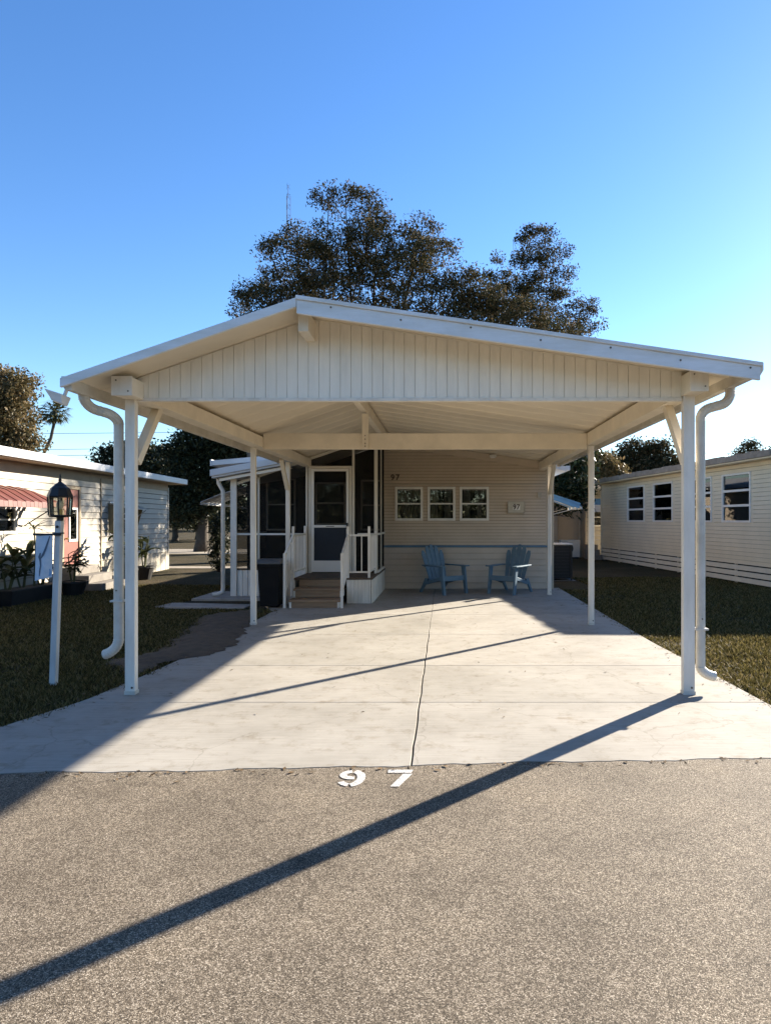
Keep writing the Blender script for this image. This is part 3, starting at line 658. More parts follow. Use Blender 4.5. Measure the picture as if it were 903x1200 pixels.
MB().hexa([(RX, 14.012, RZ - 0.15), (HX1, 14.012, soff(HX1) - 0.15), (HX1, 14.04, soff(HX1) - 0.15), (RX, 14.04, RZ - 0.15)], [(RX, 14.012, RZ - 0.004), (HX1, 14.012, soff(HX1) - 0.004), (HX1, 14.04, soff(HX1) - 0.004), (RX, 14.04, RZ - 0.004)]).build('ceiling_trim', 'house_siding', mh)
B(HX0, HX1, 14.04, 14.07, 2.262, 2.280).build('drip_strip', 'trim_tan', mh)
B(HX1 - 0.05, HX1 + 0.02, 14.03, 14.10, 0.0, soff(HX1) - 0.005).build('corner_trim', 'trim_tan', mh, bevel=0.003)
for (a, b), pn in zip(wins, ('curtain', 'parted', 'parted')):
    window(mh, a, b, 1.4786, 2.2123, lambda x, z: ((x, 0.0, z), 0.0), [0, 0.5, 1], back=pn)
MB().prism([(HX0, 0), (HX1 - 0.02, 0), (HX1 - 0.02, soff(HX1) - 0.02), (RX, RZ - 0.01), (HX0, RZ - 0.03)], 'y', 14.24, 14.34).build('wall', 'porch_wall', mh)
cl = MB().lathe([(0.05, 0.0), (0.075, 0.03), (0.075, 0.06), (0.03, 0.075)], (1.05, 13.93, soff(1.05) - 0.085), 14).build('ceiling_light', 'window_white', mh)
ob = B(2.02, 2.10, 14.025, 14.05, 1.98, 2.10).build('outlet_box', 'trim_tan', mh, bevel=0.004)
# body of the home behind, side walls and roof
def house_box(): 
    m = B(HX1 - 0.12, HX1, 14.10, 25.0, 0, 2.62); m.box(-1.30, HX1 - 0.12, 24.88, 25.0, 0, 2.62); m.box(-1.42, -1.30, 15.1, 25.0, 0, 2.62); m.box(-4.55, -4.43, 15.1, 16.6, 0, 2.5); m.box(-4.43, -1.42, 16.48, 16.6, 0, 2.5); return m
house_box().build('side_wall', 'house_siding', mh)
rf = MB()
rf.prism([(0.5, 3.02), (-1.75, 2.74), (-1.75, 2.84), (0.5, 3.14)], 'y', 14.42, 25.4)
rf.prism([(0.5, 3.02), (2.72, 2.58), (2.72, 2.68), (0.5, 3.14)], 'y', 14.42, 25.4)
rf.build('roof', 'white_roof', mh)
MB().prism([(-1.755, 2.85), (-4.70, 2.60), (-4.70, 2.70), (-1.755, 2.95)], 'y', 14.42, 16.9).build('roof', 'white_roof', mh)
MB().prism([(-3.16, 2.735), (-4.70, 2.60), (-4.70, 2.70), (-3.16, 2.835)], 'y', 13.15, 14.41).build('roof', 'white_roof', mh)
B(-4.73, -4.702, 13.13, 16.9, 2.59, 2.72).build('eave_fascia', 'white_roof', mh)
B(2.722, 2.80, 14.42, 25.4, 2.60, 2.70).build('eave_gutter', 'white_roof', mh)
# inner porch wall with door and windows
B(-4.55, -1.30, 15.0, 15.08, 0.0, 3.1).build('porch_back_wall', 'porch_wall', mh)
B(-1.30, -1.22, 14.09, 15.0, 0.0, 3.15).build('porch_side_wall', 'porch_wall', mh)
plb = lambda x, z: ((x, 0.92, z), 0.0)
for a, b, c, d in ((-4.1, -3.42, 1.25, 2.45), (-1.92, -1.42, 1.25, 2.42)):
    window(mh, a, b, c, d, plb, [0, 0.5, 1], back=None, proud=0.02, depth=0.06, fm='porch_trim' if 'porch_trim' in MATS else 'trim_tan', fw=0.04, blinds=[(0.55, 0.8)] if a < -3 else None)
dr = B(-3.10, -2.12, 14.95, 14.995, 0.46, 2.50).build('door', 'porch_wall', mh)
m = B(-2.96, -2.92, 14.92, 14.948, 1.38, 2.36).box(-2.30, -2.26, 14.92, 14.948, 1.38, 2.36).box(-2.92, -2.30, 14.92, 14.948, 1.38, 1.42).box(-2.92, -2.30, 14.92, 14.948, 2.32, 2.36).box(-2.92, -2.30, 14.92, 14.948, 1.86, 1.90)
m.build('door_window_frame', 'trim_tan', dr)
B(-2.92, -2.30, 14.938, 14.944, 1.42, 2.32).build('pane', 'glass', dr)
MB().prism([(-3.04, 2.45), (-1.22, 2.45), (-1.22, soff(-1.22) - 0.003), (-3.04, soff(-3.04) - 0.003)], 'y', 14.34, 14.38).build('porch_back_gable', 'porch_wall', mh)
# blue ribbed awning over a side window
def awning(parent, c0, c1, y0, y1, nslat, mats, arms=True, edge=True):
    """slats running along the projection; c0 (x,z) at the wall, c1 (x,z) at the front edge"""
    a = None
    for i in range(nslat):
        s0 = y0 + (y1 - y0) * i / nslat; s1 = y0 + (y1 - y0) * (i + 1) / nslat - 0.006
        m = MB(); up = 0.012 if i % 2 else 0.0
        drop = 0.07
        pts = [(c0[0], c0[1] + up), (c0[0] + (c1[0] - c0[0]) * 0.6, c0[1] + (c1[1] - c0[1]) * 0.52 + up), (c1[0], c1[1] + up), (c1[0] + 0.01 * (1 if c1[0] > c0[0] else -1), c1[1] - drop)]
        th = 0.010
        poly = pts + [(pts[3][0] - 0.008 * (1 if c1[0] > c0[0] else -1), pts[3][1])] + [(p[0], p[1] - th) for p in reversed(pts[:3])]
        m.prism(poly, 'y', s0, s1).build('awning_slat', mats[i % len(mats)], parent)
    for y in (y0 + 0.03, y1 - 0.03):
        MB().tube([(c0[0], y, c0[1] - 0.55), (c1[0] - 0.05 * (1 if c1[0] > c0[0] else -1), y, c1[1] - 0.03)], 0.010, 6).build('awning_arm', 'ac_white', parent)
aw = thing('window_awning', 'blue and white ribbed awning on the right side wall of the tan mobile home', 'awning', (2.35, 16.2, 1.5))
awning(aw, (2.36, 2.12), (3.25, 1.82), 15.3, 17.1, 12, ['awning_blue', 'awning_blue', 'awning_white'])
MB().bar((2.37, 15.31, 2.10), (3.2, 15.31, 1.83), 0.02, 0.13).build('awning_side', 'awning_blue', aw)
# left-side awning
aw2 = thing('window_awning', 'plain white awning on the left side wall of the tan mobile home beside the porch', 'awning', (-4.55, 15.8, 1.5))
awning(aw2, (-4.57, 2.30), (-5.70, 1.92), 15.2, 16.6, 9, ['awning_white'])

# house numbers on the wall
nd = thing('house_number', 'dark metal house number 97 on the tan wall above the first window', 'house number', (-1.06, 14.04, 2.41))
link('digit', text_mesh('9', 0.17, 'number_brown', 0.008), nd, (-0.05, -0.006, 0), (math.radians(90), 0, 0))
link('digit', text_mesh('7', 0.17, 'number_brown', 0.008), nd, (0.055, -0.006, 0), (math.radians(90), 0, 0))
pq = thing('number_plaque', 'framed rectangular house number plaque reading 97 on the wall right of the windows', 'plaque', (1.56, 14.04, 1.77))
B(1.39, 1.73, 14.02, 14.05, 1.66, 1.88).build('board', 'plaque', pq, bevel=0.004)
m = B(1.375, 1.745, 14.010, 14.045, 1.645, 1.663).box(1.375, 1.745, 14.010, 14.045, 1.877, 1.895).box(1.375, 1.393, 14.010, 14.045, 1.663, 1.877).box(1.727, 1.745, 14.010, 14.045, 1.663, 1.877)
m.build('frame', 'trim_tan', pq)
B(1.48, 1.64, 14.013, 14.019, 1.71, 1.83).build('white_field', 'window_white', pq)
link('digits', text_mesh('97', 0.15, 'number_brown', 0.003), pq, (0, -0.031, 0), (math.radians(90), 0, 0))

# ------------------------------------------------------------------ screened porch
sp = thing('screened_porch', 'screened porch with white framed screen door and low white skirt', 'porch', (-2.7, 12.7, 0))
PX0, PX1, PY, FZ = -4.14, -1.30, 12.7, 0.46
def ptop(x): return min(soff(x) - 0.01, 2.57 + 0.19 * (x + 2.9) if x < -2.9 else soff(x) - 0.01)
def upright(x, wd, y=PY, z0=FZ, nm='frame_post'):
    B(x - wd / 2, x + wd / 2, y - 0.025, y + 0.025, z0, ptop(x)).build(nm, 'screen_frame', sp, bevel=0.003)
for x, wd in ((PX0 + 0.03, 0.06), (-3.62, 0.035), (-2.68, 0.04), (-1.77, 0.045), (PX1 - 0.03, 0.065)): upright(x, wd)
B(PX0 - 0.02, PX0 + 0.10, PY - 0.06, PY - 0.028, 0.0, 2.33).build('corner_post', 'white_paint', sp, bevel=0.004)
for a, b in ((PX0, -2.70), (-1.75, PX1)):
    B(a + 0.06, b - 0.05, PY - 0.018, PY + 0.018, 1.20, 1.235).build('mid_rail', 'window_white', sp)
B(PX0, -2.72, PY - 0.03, PY + 0.02, 0.515, 0.545).build('sill', 'wood_dark', sp)
# sloping top plates
MB().bar((PX0, PY, ptop(PX0) - 0.02), (-2.9, PY, ptop(-2.9) - 0.02), 0.05, 0.05).build('top_plate', 'screen_frame', sp)
MB().bar((-2.9, PY, ptop(-2.9) - 0.02), (PX1, PY, ptop(PX1) - 0.02), 0.05, 0.05).build('top_plate', 'screen_frame', sp)
# screens
def scr(x0, x1, z0):
    MB().prism([(x0, z0), (x1, z0), (x1, ptop(x1) - 0.03), (x0, ptop(x0) - 0.03)], 'y', PY + 0.002, PY + 0.004).build('screen', 'insect_screen', sp)
scr(PX0 + 0.06, -3.64, 0.545); scr(-3.60, -2.70, 0.545); scr(-1.75, PX1 - 0.06, FZ)
MB().prism([(-2.66, 2.56), (-1.79, 2.56), (-1.79, ptop(-1.79) - 0.03), (-2.66, ptop(-2.66) - 0.03)], 'y', PY + 0.002, PY + 0.004).build('screen', 'insect_screen', sp)
# right side bay
for y in (13.35,): B(PX1 - 0.02, PX1 + 0.02, y - 0.02, y + 0.02, FZ, ptop(PX1)).build('frame_post', 'screen_frame', sp)
B(PX1 - 0.02, PX1 + 0.02, PY + 0.03, 14.03, 1.20, 1.235).build('mid_rail', 'window_white', sp)
B(PX1 - 0.03, PX1 + 0.02, PY + 0.03, 14.03, FZ, FZ + 0.04).build('sill', 'window_white', sp)
B(PX1 - 0.001, PX1 + 0.001, PY + 0.03, 14.03, FZ + 0.04, 3.12).build('screen', 'insect_screen', sp)
B(PX0 + 0.03, PX0 + 0.032, PY + 0.03, 15.0, 0.545, 2.3).build('screen', 'insect_screen', sp)
B(PX0 + 0.01, PX0 + 0.05, PY + 0.03, 15.0, 1.20, 1.235).build('mid_rail', 'window_white', sp)
B(PX0 - 0.002, PX1 - 0.03, PY + 0.03, 15.0, FZ - 0.06, FZ - 0.002).build('floor', 'wood_dark', sp)
# skirt: vertical ribbed panels
def skirt(parent, x0, x1, y, z0, z1, n_, mname='white_paint'):
    w_ = (x1 - x0) / n_
    for i in range(n_):
        a = x0 + i * w_; up = 0.012 if i % 2 else 0
        B(a + 0.002, a + w_ - 0.002, y - 0.012 - up, y + 0.006, z0, z1).build('skirt_panel', mname, parent)
skirt(sp, PX0 + 0.10, -2.70, PY, -0.03, 0.515, 26)
# door
dz0, dz1 = FZ, 2.50
m = B(-2.645, -2.59, PY - 0.03, PY + 0.03, dz0, dz1 + 0.05).box(-1.85, -1.80, PY - 0.03, PY + 0.03, dz0, dz1 + 0.05).box(-2.59, -1.85, PY - 0.03, PY + 0.03, dz1, dz1 + 0.05)
m.build('door_frame', 'screen_frame', sp, bevel=0.003)
m = B(-2.585, -2.535, PY - 0.045, PY - 0.005, dz0 + 0.02, dz1 - 0.005).box(-1.905, -1.855, PY - 0.045, PY - 0.005, dz0 + 0.02, dz1 - 0.005)
m.box(-2.535, -1.905, PY - 0.045, PY - 0.005, dz1 - 0.055, dz1 - 0.005).box(-2.535, -1.905, PY - 0.045, PY - 0.005, 1.345, 1.395).box(-2.535, -1.905, PY - 0.045, PY - 0.005, dz0 + 0.02, 0.70)
sdoor = m.build('screen_door', 'window_white', sp, bevel=0.003)
B(-2.535, -1.905, PY - 0.026, PY - 0.022, 1.395, dz1 - 0.055).build('screen', 'insect_screen', sdoor)
B(-2.535, -1.905, PY - 0.030, PY - 0.018, 0.70, 1.345).build('lower_panel', 'door_blue', sdoor)
B(-1.90, -1.865, PY - 0.085, PY - 0.046, 1.32, 1.44).build('handle', 'metal_black', sdoor, bevel=0.004)
B(-2.30, -2.14, PY - 0.050, PY - 0.045, 1.362, 1.376).build('latch_plate', 'screw', sdoor)
# porch roof, left of the carport
MB().hexa([(-4.42, 12.35, 2.29), (-3.05, 12.35, 2.54), (-3.05, 15.0, 2.54), (-4.42, 15.0, 2.29)], [(-4.42, 12.35, 2.41), (-3.05, 12.35, 2.66), (-3.05, 15.0, 2.66), (-4.42, 15.0, 2.41)]).build('porch_roof', 'white_roof', sp)
MB().hexa([(-4.44, 12.31, 2.325), (-3.16, 12.31, 2.56), (-3.16, 12.345, 2.56), (-4.44, 12.345, 2.325)], [(-4.44, 12.31, 2.45), (-3.16, 12.31, 2.68), (-3.16, 12.345, 2.68), (-4.44, 12.345, 2.45)]).build('porch_fascia', 'white_roof', sp, bevel=0.004)
MB().hexa([(-4.30, 12.42, 2.235), (-2.9, 12.42, 2.49), (-2.9, 12.48, 2.49), (-4.30, 12.48, 2.235)], [(-4.30, 12.42, 2.285), (-3.1, 12.42, 2.51), (-3.1, 12.48, 2.51), (-4.30, 12.48, 2.285)]).build('header', 'cream_paint', sp)
o = MB().tube([(-4.36, 12.55, 2.29), (-4.35, 12.55, 2.2), (-4.27, 12.55, 2.05), (-4.27, 12.55, 0.16)], 0.04, 10).build('downspout', 'gutter_white', sp)
MB().tube([(-4.27, 12.55, 0.16), (-4.28, 12.53, 0.10), (-4.36, 12.50, 0.06), (-4.45, 12.47, 0.055)], 0.04, 10).build('outlet_elbow', 'gutter_white', o)

# ------------------------------------------------------------------ porch landing and steps
st = thing('porch_steps', 'brown wooden porch steps and landing with white balustrade and white skirt', 'steps', (-2.2, 11.6, 0))
LX0, LX1, LY = -2.68, -1.30, 11.63
for i in range(5):
    y0 = LY - 0.03 + i * 0.214
    B(LX0, LX1 + 0.02, y0, y0 + 0.208, FZ - 0.035, FZ - 0.003).build('deck_board', 'wood_dark', st, bevel=0.003)
skirt(st, -1.74, LX1 - 0.01, LY, -0.005, FZ - 0.037, 13)
for i in range(18):      # side skirt
    y0 = LY + 0.02 + i * (14.03 - LY - 0.02) / 18; y1 = y0 + (14.03 - LY - 0.02) / 18; up = 0.010 if i % 2 else 0
    B(LX1 - 0.006, LX1 + 0.012 + up, y0 + 0.001, y1 - 0.001, -0.005, FZ - 0.037).build('skirt_panel', 'white_paint', st)
B(LX1 - 0.03, LX1 + 0.03, LY + 1.03, 14.03, FZ - 0.035, FZ - 0.005).build('skirt_cap', 'wood_dark', st)
for i in range(8): B(LX0 - 0.01, LX0 + 0.008, LY + 0.02 + i * 0.13, LY + 0.145 + i * 0.13, -0.005, FZ - 0.037).build('skirt_panel', 'white_paint', st)
SX0, SX1 = -2.62, -1.78
for i, (y, z) in enumerate(((11.02, 0.135), (11.31, 0.295))):
    e = 0.02 * (1 - i)
    B(SX0 - e, SX1 + e, y - 0.025, y + 0.30, z - 0.035, z).build('tread', 'wood_brown', st, bevel=0.004)
    B(SX0 + 0.03, SX1 - 0.03, y, y + 0.02, z - 0.150 if i else 0.0, z - 0.036).build('riser', 'wood_brown', st)
B(SX0 + 0.03, SX1 - 0.03, LY - 0.02, LY, 0.298, FZ - 0.037).build('riser', 'wood_brown', st)
for x in (SX0 + 0.012, SX1 - 0.012):
    for y, z in ((11.005, 0.135), (11.295, 0.295)): B(x - 0.016, x + 0.016, y, y + 0.28, z - 0.145 if z > 0.2 else 0.0, z - 0.037).build('stringer', 'white_paint', st)
def newel(x, y, z0, z1, s=0.042): B(x - s / 2, x + s / 2, y - s / 2, y + s / 2, z0, z1).build('newel_post', 'white_paint', st, bevel=0.004)
def rail(p, q, n_, zl, s=0.035):
    MB().bar(p, q, s, s).build('handrail', 'white_paint', st, bevel=0.003)
    p2 = (p[0], p[1], p[2] - zl); q2 = (q[0], q[1], q[2] - zl)
    MB().bar(p2, q2, s * 0.8, s * 0.8).build('bottom_rail', 'white_paint', st)
    for i in range(1, n_ + 1):
        t = i / (n_ + 1); a = Vector(p2).lerp(Vector(q2), t); b = Vector(p).lerp(Vector(q), t)
        B(a.x - 0.009, a.x + 0.009, a.y - 0.009, a.y + 0.009, a.z + 0.01, b.z - 0.012).build('baluster', 'white_paint', st)
for x in (-2.70, -1.73):
    newel(x, 11.0, 0, 0.93); newel(x if x < -2 else -1.72, LY + 0.0, 0.30 if x > -2 else 0, 1.38)
    rail((x, 11.02, 0.90), (x if x < -2 else -1.72, LY - 0.02, 1.22), 4, 0.62)
newel(-2.70, 12.62, FZ - 0.03, 1.38); rail((-2.70, LY + 0.02, 1.22), (-2.70, 12.60, 1.22), 7, 0.66)
newel(-1.345, LY + 0.02, FZ - 0.003, 1.38); rail((-1.70, LY, 1.22), (-1.365, LY + 0.02, 1.22), 2, 0.66)
newel(-1.33, 12.60, FZ - 0.003, 1.28); rail((-1.345, LY + 0.04, 1.22), (-1.335, 12.58, 1.22), 6, 0.66)

# ------------------------------------------------------------------ wheeled bin
tbn = thing('trash_bin', 'black wheeled trash bin beside the porch steps', 'trash bin', (-2.98, 11.15, 0))
def taper(x0, x1, y0, y1, z0, t, z1):
    return MB().hexa([(x0 + t, y0 + t, z0), (x1 - t, y0 + t, z0), (x1 - t, y1 - t, z0), (x0 + t, y1 - t, z0)], [(x0, y0, z1), (x1, y0, z1), (x1, y1, z1), (x0, y1, z1)])
taper(-3.15, -2.775, 10.95, 11.42, 0.03, 0.035, 0.74).build('body', 'bin_black', tbn, bevel=0.012)
taper(-3.165, -2.76, 10.935, 11.435, 0.70, -0.006, 0.745).build('rim', 'bin_black', tbn, bevel=0.008)
MB().prism([(10.92, 0.748), (11.46, 0.748), (11.46, 0.79), (11.30, 0.825), (11.05, 0.825), (10.93, 0.785)], 'x', -3.175, -2.75).build('lid', 'bin_lid', tbn, bevel=0.010)
MB().tube([(-3.14, 11.47, 0.75), (-2.80, 11.47, 0.75)], 0.014, 8).build('handle', 'bin_black', tbn)
for x in (-3.135, -2.795):
    MB().tube([(x - 0.02, 11.39, 0.09), (x + 0.02, 11.39, 0.09)], 0.09, 14).build('wheel', 'bin_black', tbn)

# ------------------------------------------------------------------ two slatted garden chairs
def chair(loc, rz, label):
    c = thing('garden_chair', label, 'chair', loc, rz, 'blue slatted chairs by the wall')
    L = dict(local=True, bevel=0.005)
    W = 0.56
    # back: fan of five slats, reclined
    for i in range(5):
        t = (i - 2); xb = t * 0.088; xt = t * 0.118; top = 0.98 - 0.030 * t * t
        p0 = Vector((xb, 0.22, 0.22)); ang = math.radians(20)
        ln = (top - 0.22) / math.cos(ang)
        p1 = Vector((xt, 0.22 + ln * math.sin(ang), top)); wb, wt = 0.040, 0.056; th = 0.014
        nrm = Vector((0, -math.cos(ang), -math.sin(ang))) * 0
        off = Vector((0, th, 0))
        mid = p0.lerp(p1, 0.86)
        wm = wt
        m = MB()
        poly = [(p0.x - wb, p0), (p0.x + wb, p0), (mid.x + wm, mid), (p1.x + wt * 0.55, p1), (p1.x - wt * 0.55, p1), (mid.x - wm, mid)]
        fr_ = [Vector((x, q.y - th / 2, q.z)) for x, q in poly]; bk = [Vector((x, q.y + th / 2, q.z)) for x, q in poly]
        k = 6
        m.add(fr_ + bk, [tuple(range(k)), tuple(range(2 * k - 1, k - 1, -1))] + [(j, j + k, (j + 1) % k + k, (j + 1) % k) for j in range(k)])
        m.build('back_slat', 'chair_blue', c, **L)
    MB().box(-0.26, 0.26, 0.355, 0.375, 0.52, 0.58).build('back_brace', 'chair_blue', c, **L)
    # seat slats, sloping to the back
    for i in range(6):
        y = -0.27 + i * 0.090; z = 0.37 - i * 0.026
        MB().hexa([(-0.25, y, z - 0.016), (0.25, y, z - 0.016), (0.25, y + 0.082, z - 0.040), (-0.25, y + 0.082, z - 0.040)], [(-0.25, y, z), (0.25, y, z), (0.25, y + 0.082, z - 0.024), (-0.25, y + 0.082, z - 0.024)]).build('seat_slat', 'chair_blue', c, **L)
    B(-0.27, 0.27, -0.30, -0.278, 0.27, 0.372).build('front_apron', 'chair_blue', c, **L)
    for s in (-1, 1):
        x = s * 0.285
        MB().hexa([(x - 0.022, -0.37, 0), (x + 0.022, -0.37, 0), (x + 0.022, -0.30, 0), (x - 0.022, -0.30, 0)], [(x - 0.022, -0.30, 0.55), (x + 0.022, -0.30, 0.55), (x + 0.022, -0.19, 0.55), (x - 0.022, -0.19, 0.55)]).build('leg', 'chair_blue', c, **L)
        MB().hexa([(x - 0.02, 0.42, 0), (x + 0.02, 0.42, 0), (x + 0.02, 0.48, 0), (x - 0.02, 0.48, 0)], [(x - 0.02, 0.16, 0.30), (x + 0.02, 0.16, 0.30), (x + 0.02, 0.28, 0.30), (x - 0.02, 0.28, 0.30)]).build('leg', 'chair_blue', c, **L)
        MB().bar((x, -0.28, 0.335), (x, 0.26, 0.20), 0.03, 0.07).build('side_rail', 'chair_blue', c, **L)
        a = s * 0.30
        MB().prism([(a - 0.055, -0.36), (a + 0.055, -0.36), (a + 0.065, -0.22), (a + 0.035, 0.36), (a - 0.025, 0.36), (a - 0.06, -0.22)], 'z', 0.55, 0.575).build('arm', 'chair_blue', c, **L)
    return c
chair((0.02, 13.28, 0), math.radians(38), 'blue slatted garden chair below the middle window by the tan wall')
chair((1.33, 13.28, 0), math.radians(-33), 'blue slatted garden chair below the number plaque by the tan wall')

# ------------------------------------------------------------------ lamp post and banner
lp = thing('lamp_post', 'leaning white wooden lamp post with black lantern on the lawn', 'lamp post', (-3.59, 5.97, -0.03))
MB().bar((-3.59, 5.97, -0.03), (-3.535, 5.97, 1.49), 0.056, 0.056, (0, 1, 0)).build('post', 'lamp_wood', lp, bevel=0.006)
lx, ly, lz = -3.53, 5.97, 1.49
ln = MB().lathe([(0.0302, 0.0), (0.0302, 0.03), (0.0840, 0.035), (0.0941, 0.045), (0.0941, 0.055), (0.0840, 0.055)], (lx, ly, lz), 8).build('lantern', 'metal_black', lp)
MB().lathe([(0.1025, 0.215), (0.1075, 0.225), (0.1008, 0.240), (0.0890, 0.275), (0.0773, 0.300), (0.0554, 0.318), (0.0420, 0.335), (0.0185, 0.352), (0.0101, 0.365), (0.0160, 0.376), (0.0101, 0.388), (0.0050, 0.395), (0.0084, 0.408), (0.0034, 0.43)], (lx, ly, lz), 8, ).build('lantern_roof', 'metal_black', ln)
for j in range(8):
    a = 2 * math.pi * (j + 0.5) / 8; a2 = 2 * math.pi * (j + 1.5) / 8
    p = (lx + 0.090 * math.cos(a), ly + 0.090 * math.sin(a)); q = (lx + 0.090 * math.cos(a2), ly + 0.090 * math.sin(a2))
    MB().bar((p[0], p[1], lz + 0.05), (p[0] + 0.010 * math.cos(a), p[1] + 0.010 * math.sin(a), lz + 0.22), 0.010, 0.010).build('lantern_bar', 'metal_black', ln)
    MB().add([(p[0], p[1], lz + 0.056), (q[0], q[1], lz + 0.056), (q[0] + .008 * math.cos(a2), q[1] + .008 * math.sin(a2), lz + 0.215), (p[0] + .008 * math.cos(a), p[1] + .008 * math.sin(a), lz + 0.215)], [(0, 1, 2, 3)]).build('pane', 'lantern_glass', ln)
MB().lathe([(0.016, 0.05), (0.018, 0.10), (0.016, 0.105)], (lx, ly, lz), 10).build('bulb_holder', 'brass', ln)
MB().lathe([(0.016, 0.106), (0.030, 0.13), (0.033, 0.15), (0.026, 0.175), (0.008, 0.188)], (lx, ly, lz), 12).build('bulb', 'bulb_glass', ln, smooth=True)
MB().lathe([(0.050, -0.02), (0.050, -0.008)], (-3.545, 5.97, 1.39), 12).build('clamp_ring', 'metal_black', lp)
MB().tube([(-3.53, 5.918, 1.435), (-3.53, 5.930, 1.435)], 0.013, 10).build('photo_sensor', 'metal_black', lp)
bn = thing('hanging_banner', 'small pale blue cloth banner hanging from a black rod on the lamp post', 'banner', (-3.66, 5.93, 0.95))
MB().tube([(-3.74, 5.915, 1.365), (-3.49, 5.915, 1.365)], 0.010, 8).build('rod', 'metal_black', bn)
m = MB(); NX, NZ = 8, 16; vs = []
def bp_(u, v): return (-3.715 + u * 0.152 - v * 0.020 * (1 - u * 0.3), 5.915 + 0.010 * math.sin(u * 6 + v * 2) * (0.3 + v), 1.375 - v * (0.435 - 0.035 * u))
for j in range(NZ + 1):
    for i in range(NX + 1): vs.append(bp_(i / NX, j / NZ))
k = len(vs)
fs = [(j * (NX + 1) + i, j * (NX + 1) + i + 1, (j + 1) * (NX + 1) + i + 1, (j + 1) * (NX + 1) + i) for j in range(NZ) for i in range(NX)]
m.add([(x, y - 0.0015, z) for x, y, z in vs], [tuple(reversed(f)) for f in fs]); m.add([(x, y + 0.0015, z) for x, y, z in vs], fs)
clo = m.build('cloth', 'banner_cloth', bn, smooth=True)
def stroke(pts, wds, mname):
    m = MB(); vs = []
    for (u, v), w_ in zip(pts, wds):
        for s in (-1, 1):
            x, y, z = bp_(u + s * w_, v); vs.append((x, y - 0.004, z))
    m.add(vs, [(2 * i, 2 * i + 1, 2 * i + 3, 2 * i + 2) for i in range(len(pts) - 1)]); m.build('printed_shape', mname, clo)
stroke([(0.85, 0.06), (0.75, 0.2), (0.62, 0.36), (0.48, 0.48), (0.36, 0.55)], [0.03, 0.05, 0.07, 0.09, 0.02], 'banner_print')
stroke([(0.30, 0.42), (0.26, 0.50), (0.34, 0.60), (0.38, 0.70), (0.34, 0.82), (0.36, 0.92)], [0.04, 0.09, 0.06, 0.05, 0.05, 0.02], 'banner_print')
stroke([(0.60, 0.80), (0.62, 0.88), (0.64, 0.96)], [0.30, 0.32, 0.33], 'banner_blue')

# ------------------------------------------------------------------ left neighbour (local: wall on x=0, +y goes back, house towards -x)
LT = math.radians(3.35)
lh = thing('white_house', 'white lap sided house with flat white roof edge and red door', 'house', (-7.907, 9.0, -0.03), LT)
# wall faces +x: boards run along local y.  place(s, z): s along +y; rotate board so that its -y face looks to +x
plL = lambda s, z: ((0.0, s, z), math.radians(90))
LZ = 2.42
opsL = [(2.05, 3.30, 1.26, 1.985), (4.86, 5.66, 0.0, 2.26), (7.15, 8.25, 1.115, 1.985)]
siding(lh, -3.0, 6.66, 0.10, LZ, 0.145, 'lawn_house_white', plL, opsL, th=0.022)
siding(lh, 6.70, 11.1, 0.535, LZ, 0.145, 'lawn_house_white', plL, opsL, th=0.022)
for i in range(22):
    a = 6.70 + i * 0.2
    B(-0.01, 0.012 + 0.008 * (i % 2), a + 0.003, a + 0.197, 0, 0.53).build('skirt_panel', 'lawn_house_white', lh, local=True)
B(-0.02, 0.035, 6.655, 6.70, 0, LZ + 0.1).build('corner_trim', 'tan_soffit', lh, local=True)
B(-0.05, 0.03, 11.1, 11.16, 0, LZ + 0.1).build('corner_trim', 'lawn_house_white', lh, local=True)
B(-0.3, -0.2, -3.0, 11.1, 0, 2.5).build('wall', 'porch_wall', lh, local=True)
B(-5.0, -0.02, 11.0, 11.09, 0, 2.5).build('wall', 'lawn_house_white', lh, local=True)
B(-5.0, -0.02, -3.09, -3.0, 0, 2.5).build('wall', 'lawn_house_white', lh, local=True)
B(-0.02, 0.02, -3.0, 11.1, LZ, 2.62).build('frieze_board', 'tan_soffit', lh, local=True)
B(-5.3, 0.42, -3.4, 11.6, 2.63, 2.66).build('soffit', 'tan_soffit', lh, local=True)
B(0.405, 0.45, -3.4, 11.6, 2.64, 2.80).build('roof_edge', 'white_roof', lh, local=True, bevel=0.01)
B(-5.3, 0.404, -3.4, 11.6, 2.665, 2.77).build('roof', 'white_roof', lh, local=True)
window(lh, 2.05, 3.30, 1.26, 1.985, plL, [0, 0.35, 0.7, 1], back='curtain', fw=0.06)
window(lh, 7.15, 8.25, 1.115, 1.985, plL, [0, 0.5, 1], back=None, fw=0.05)
d = B(-0.03, 0.025, 4.93, 5.59, 0.55, 2.20).build('door', 'red_paint', lh, local=True, bevel=0.004)
m = B(0.0, 0.05, 4.86, 4.93, 0.45, 2.27).box(0.0, 0.05, 5.59, 5.66, 0.45, 2.27).box(0.0, 0.05, 4.93, 5.59, 2.20, 2.27); m.build('door_frame', 'tan_soffit', d, local=True)
B(0.026, 0.034, 5.20, 5.48, 1.10, 1.75).build('pane', 'glass', d, local=True)
m = B(0.026, 0.045, 5.15, 5.20, 1.05, 1.80).box(0.026, 0.045, 5.48, 5.53, 1.05, 1.80).box(0.026, 0.045, 5.20, 5.48, 1.05, 1.10).box(0.026, 0.045, 5.20, 5.48, 1.75, 1.80); m.build('door_window_frame', 'window_white', d, local=True)
MB().lathe([(0.01, 0), (0.03, 0.01), (0.03, 0.03), (0.01, 0.04)], (0.06, 5.02, 1.10), 8).build('handle', 'brass', d, local=True)
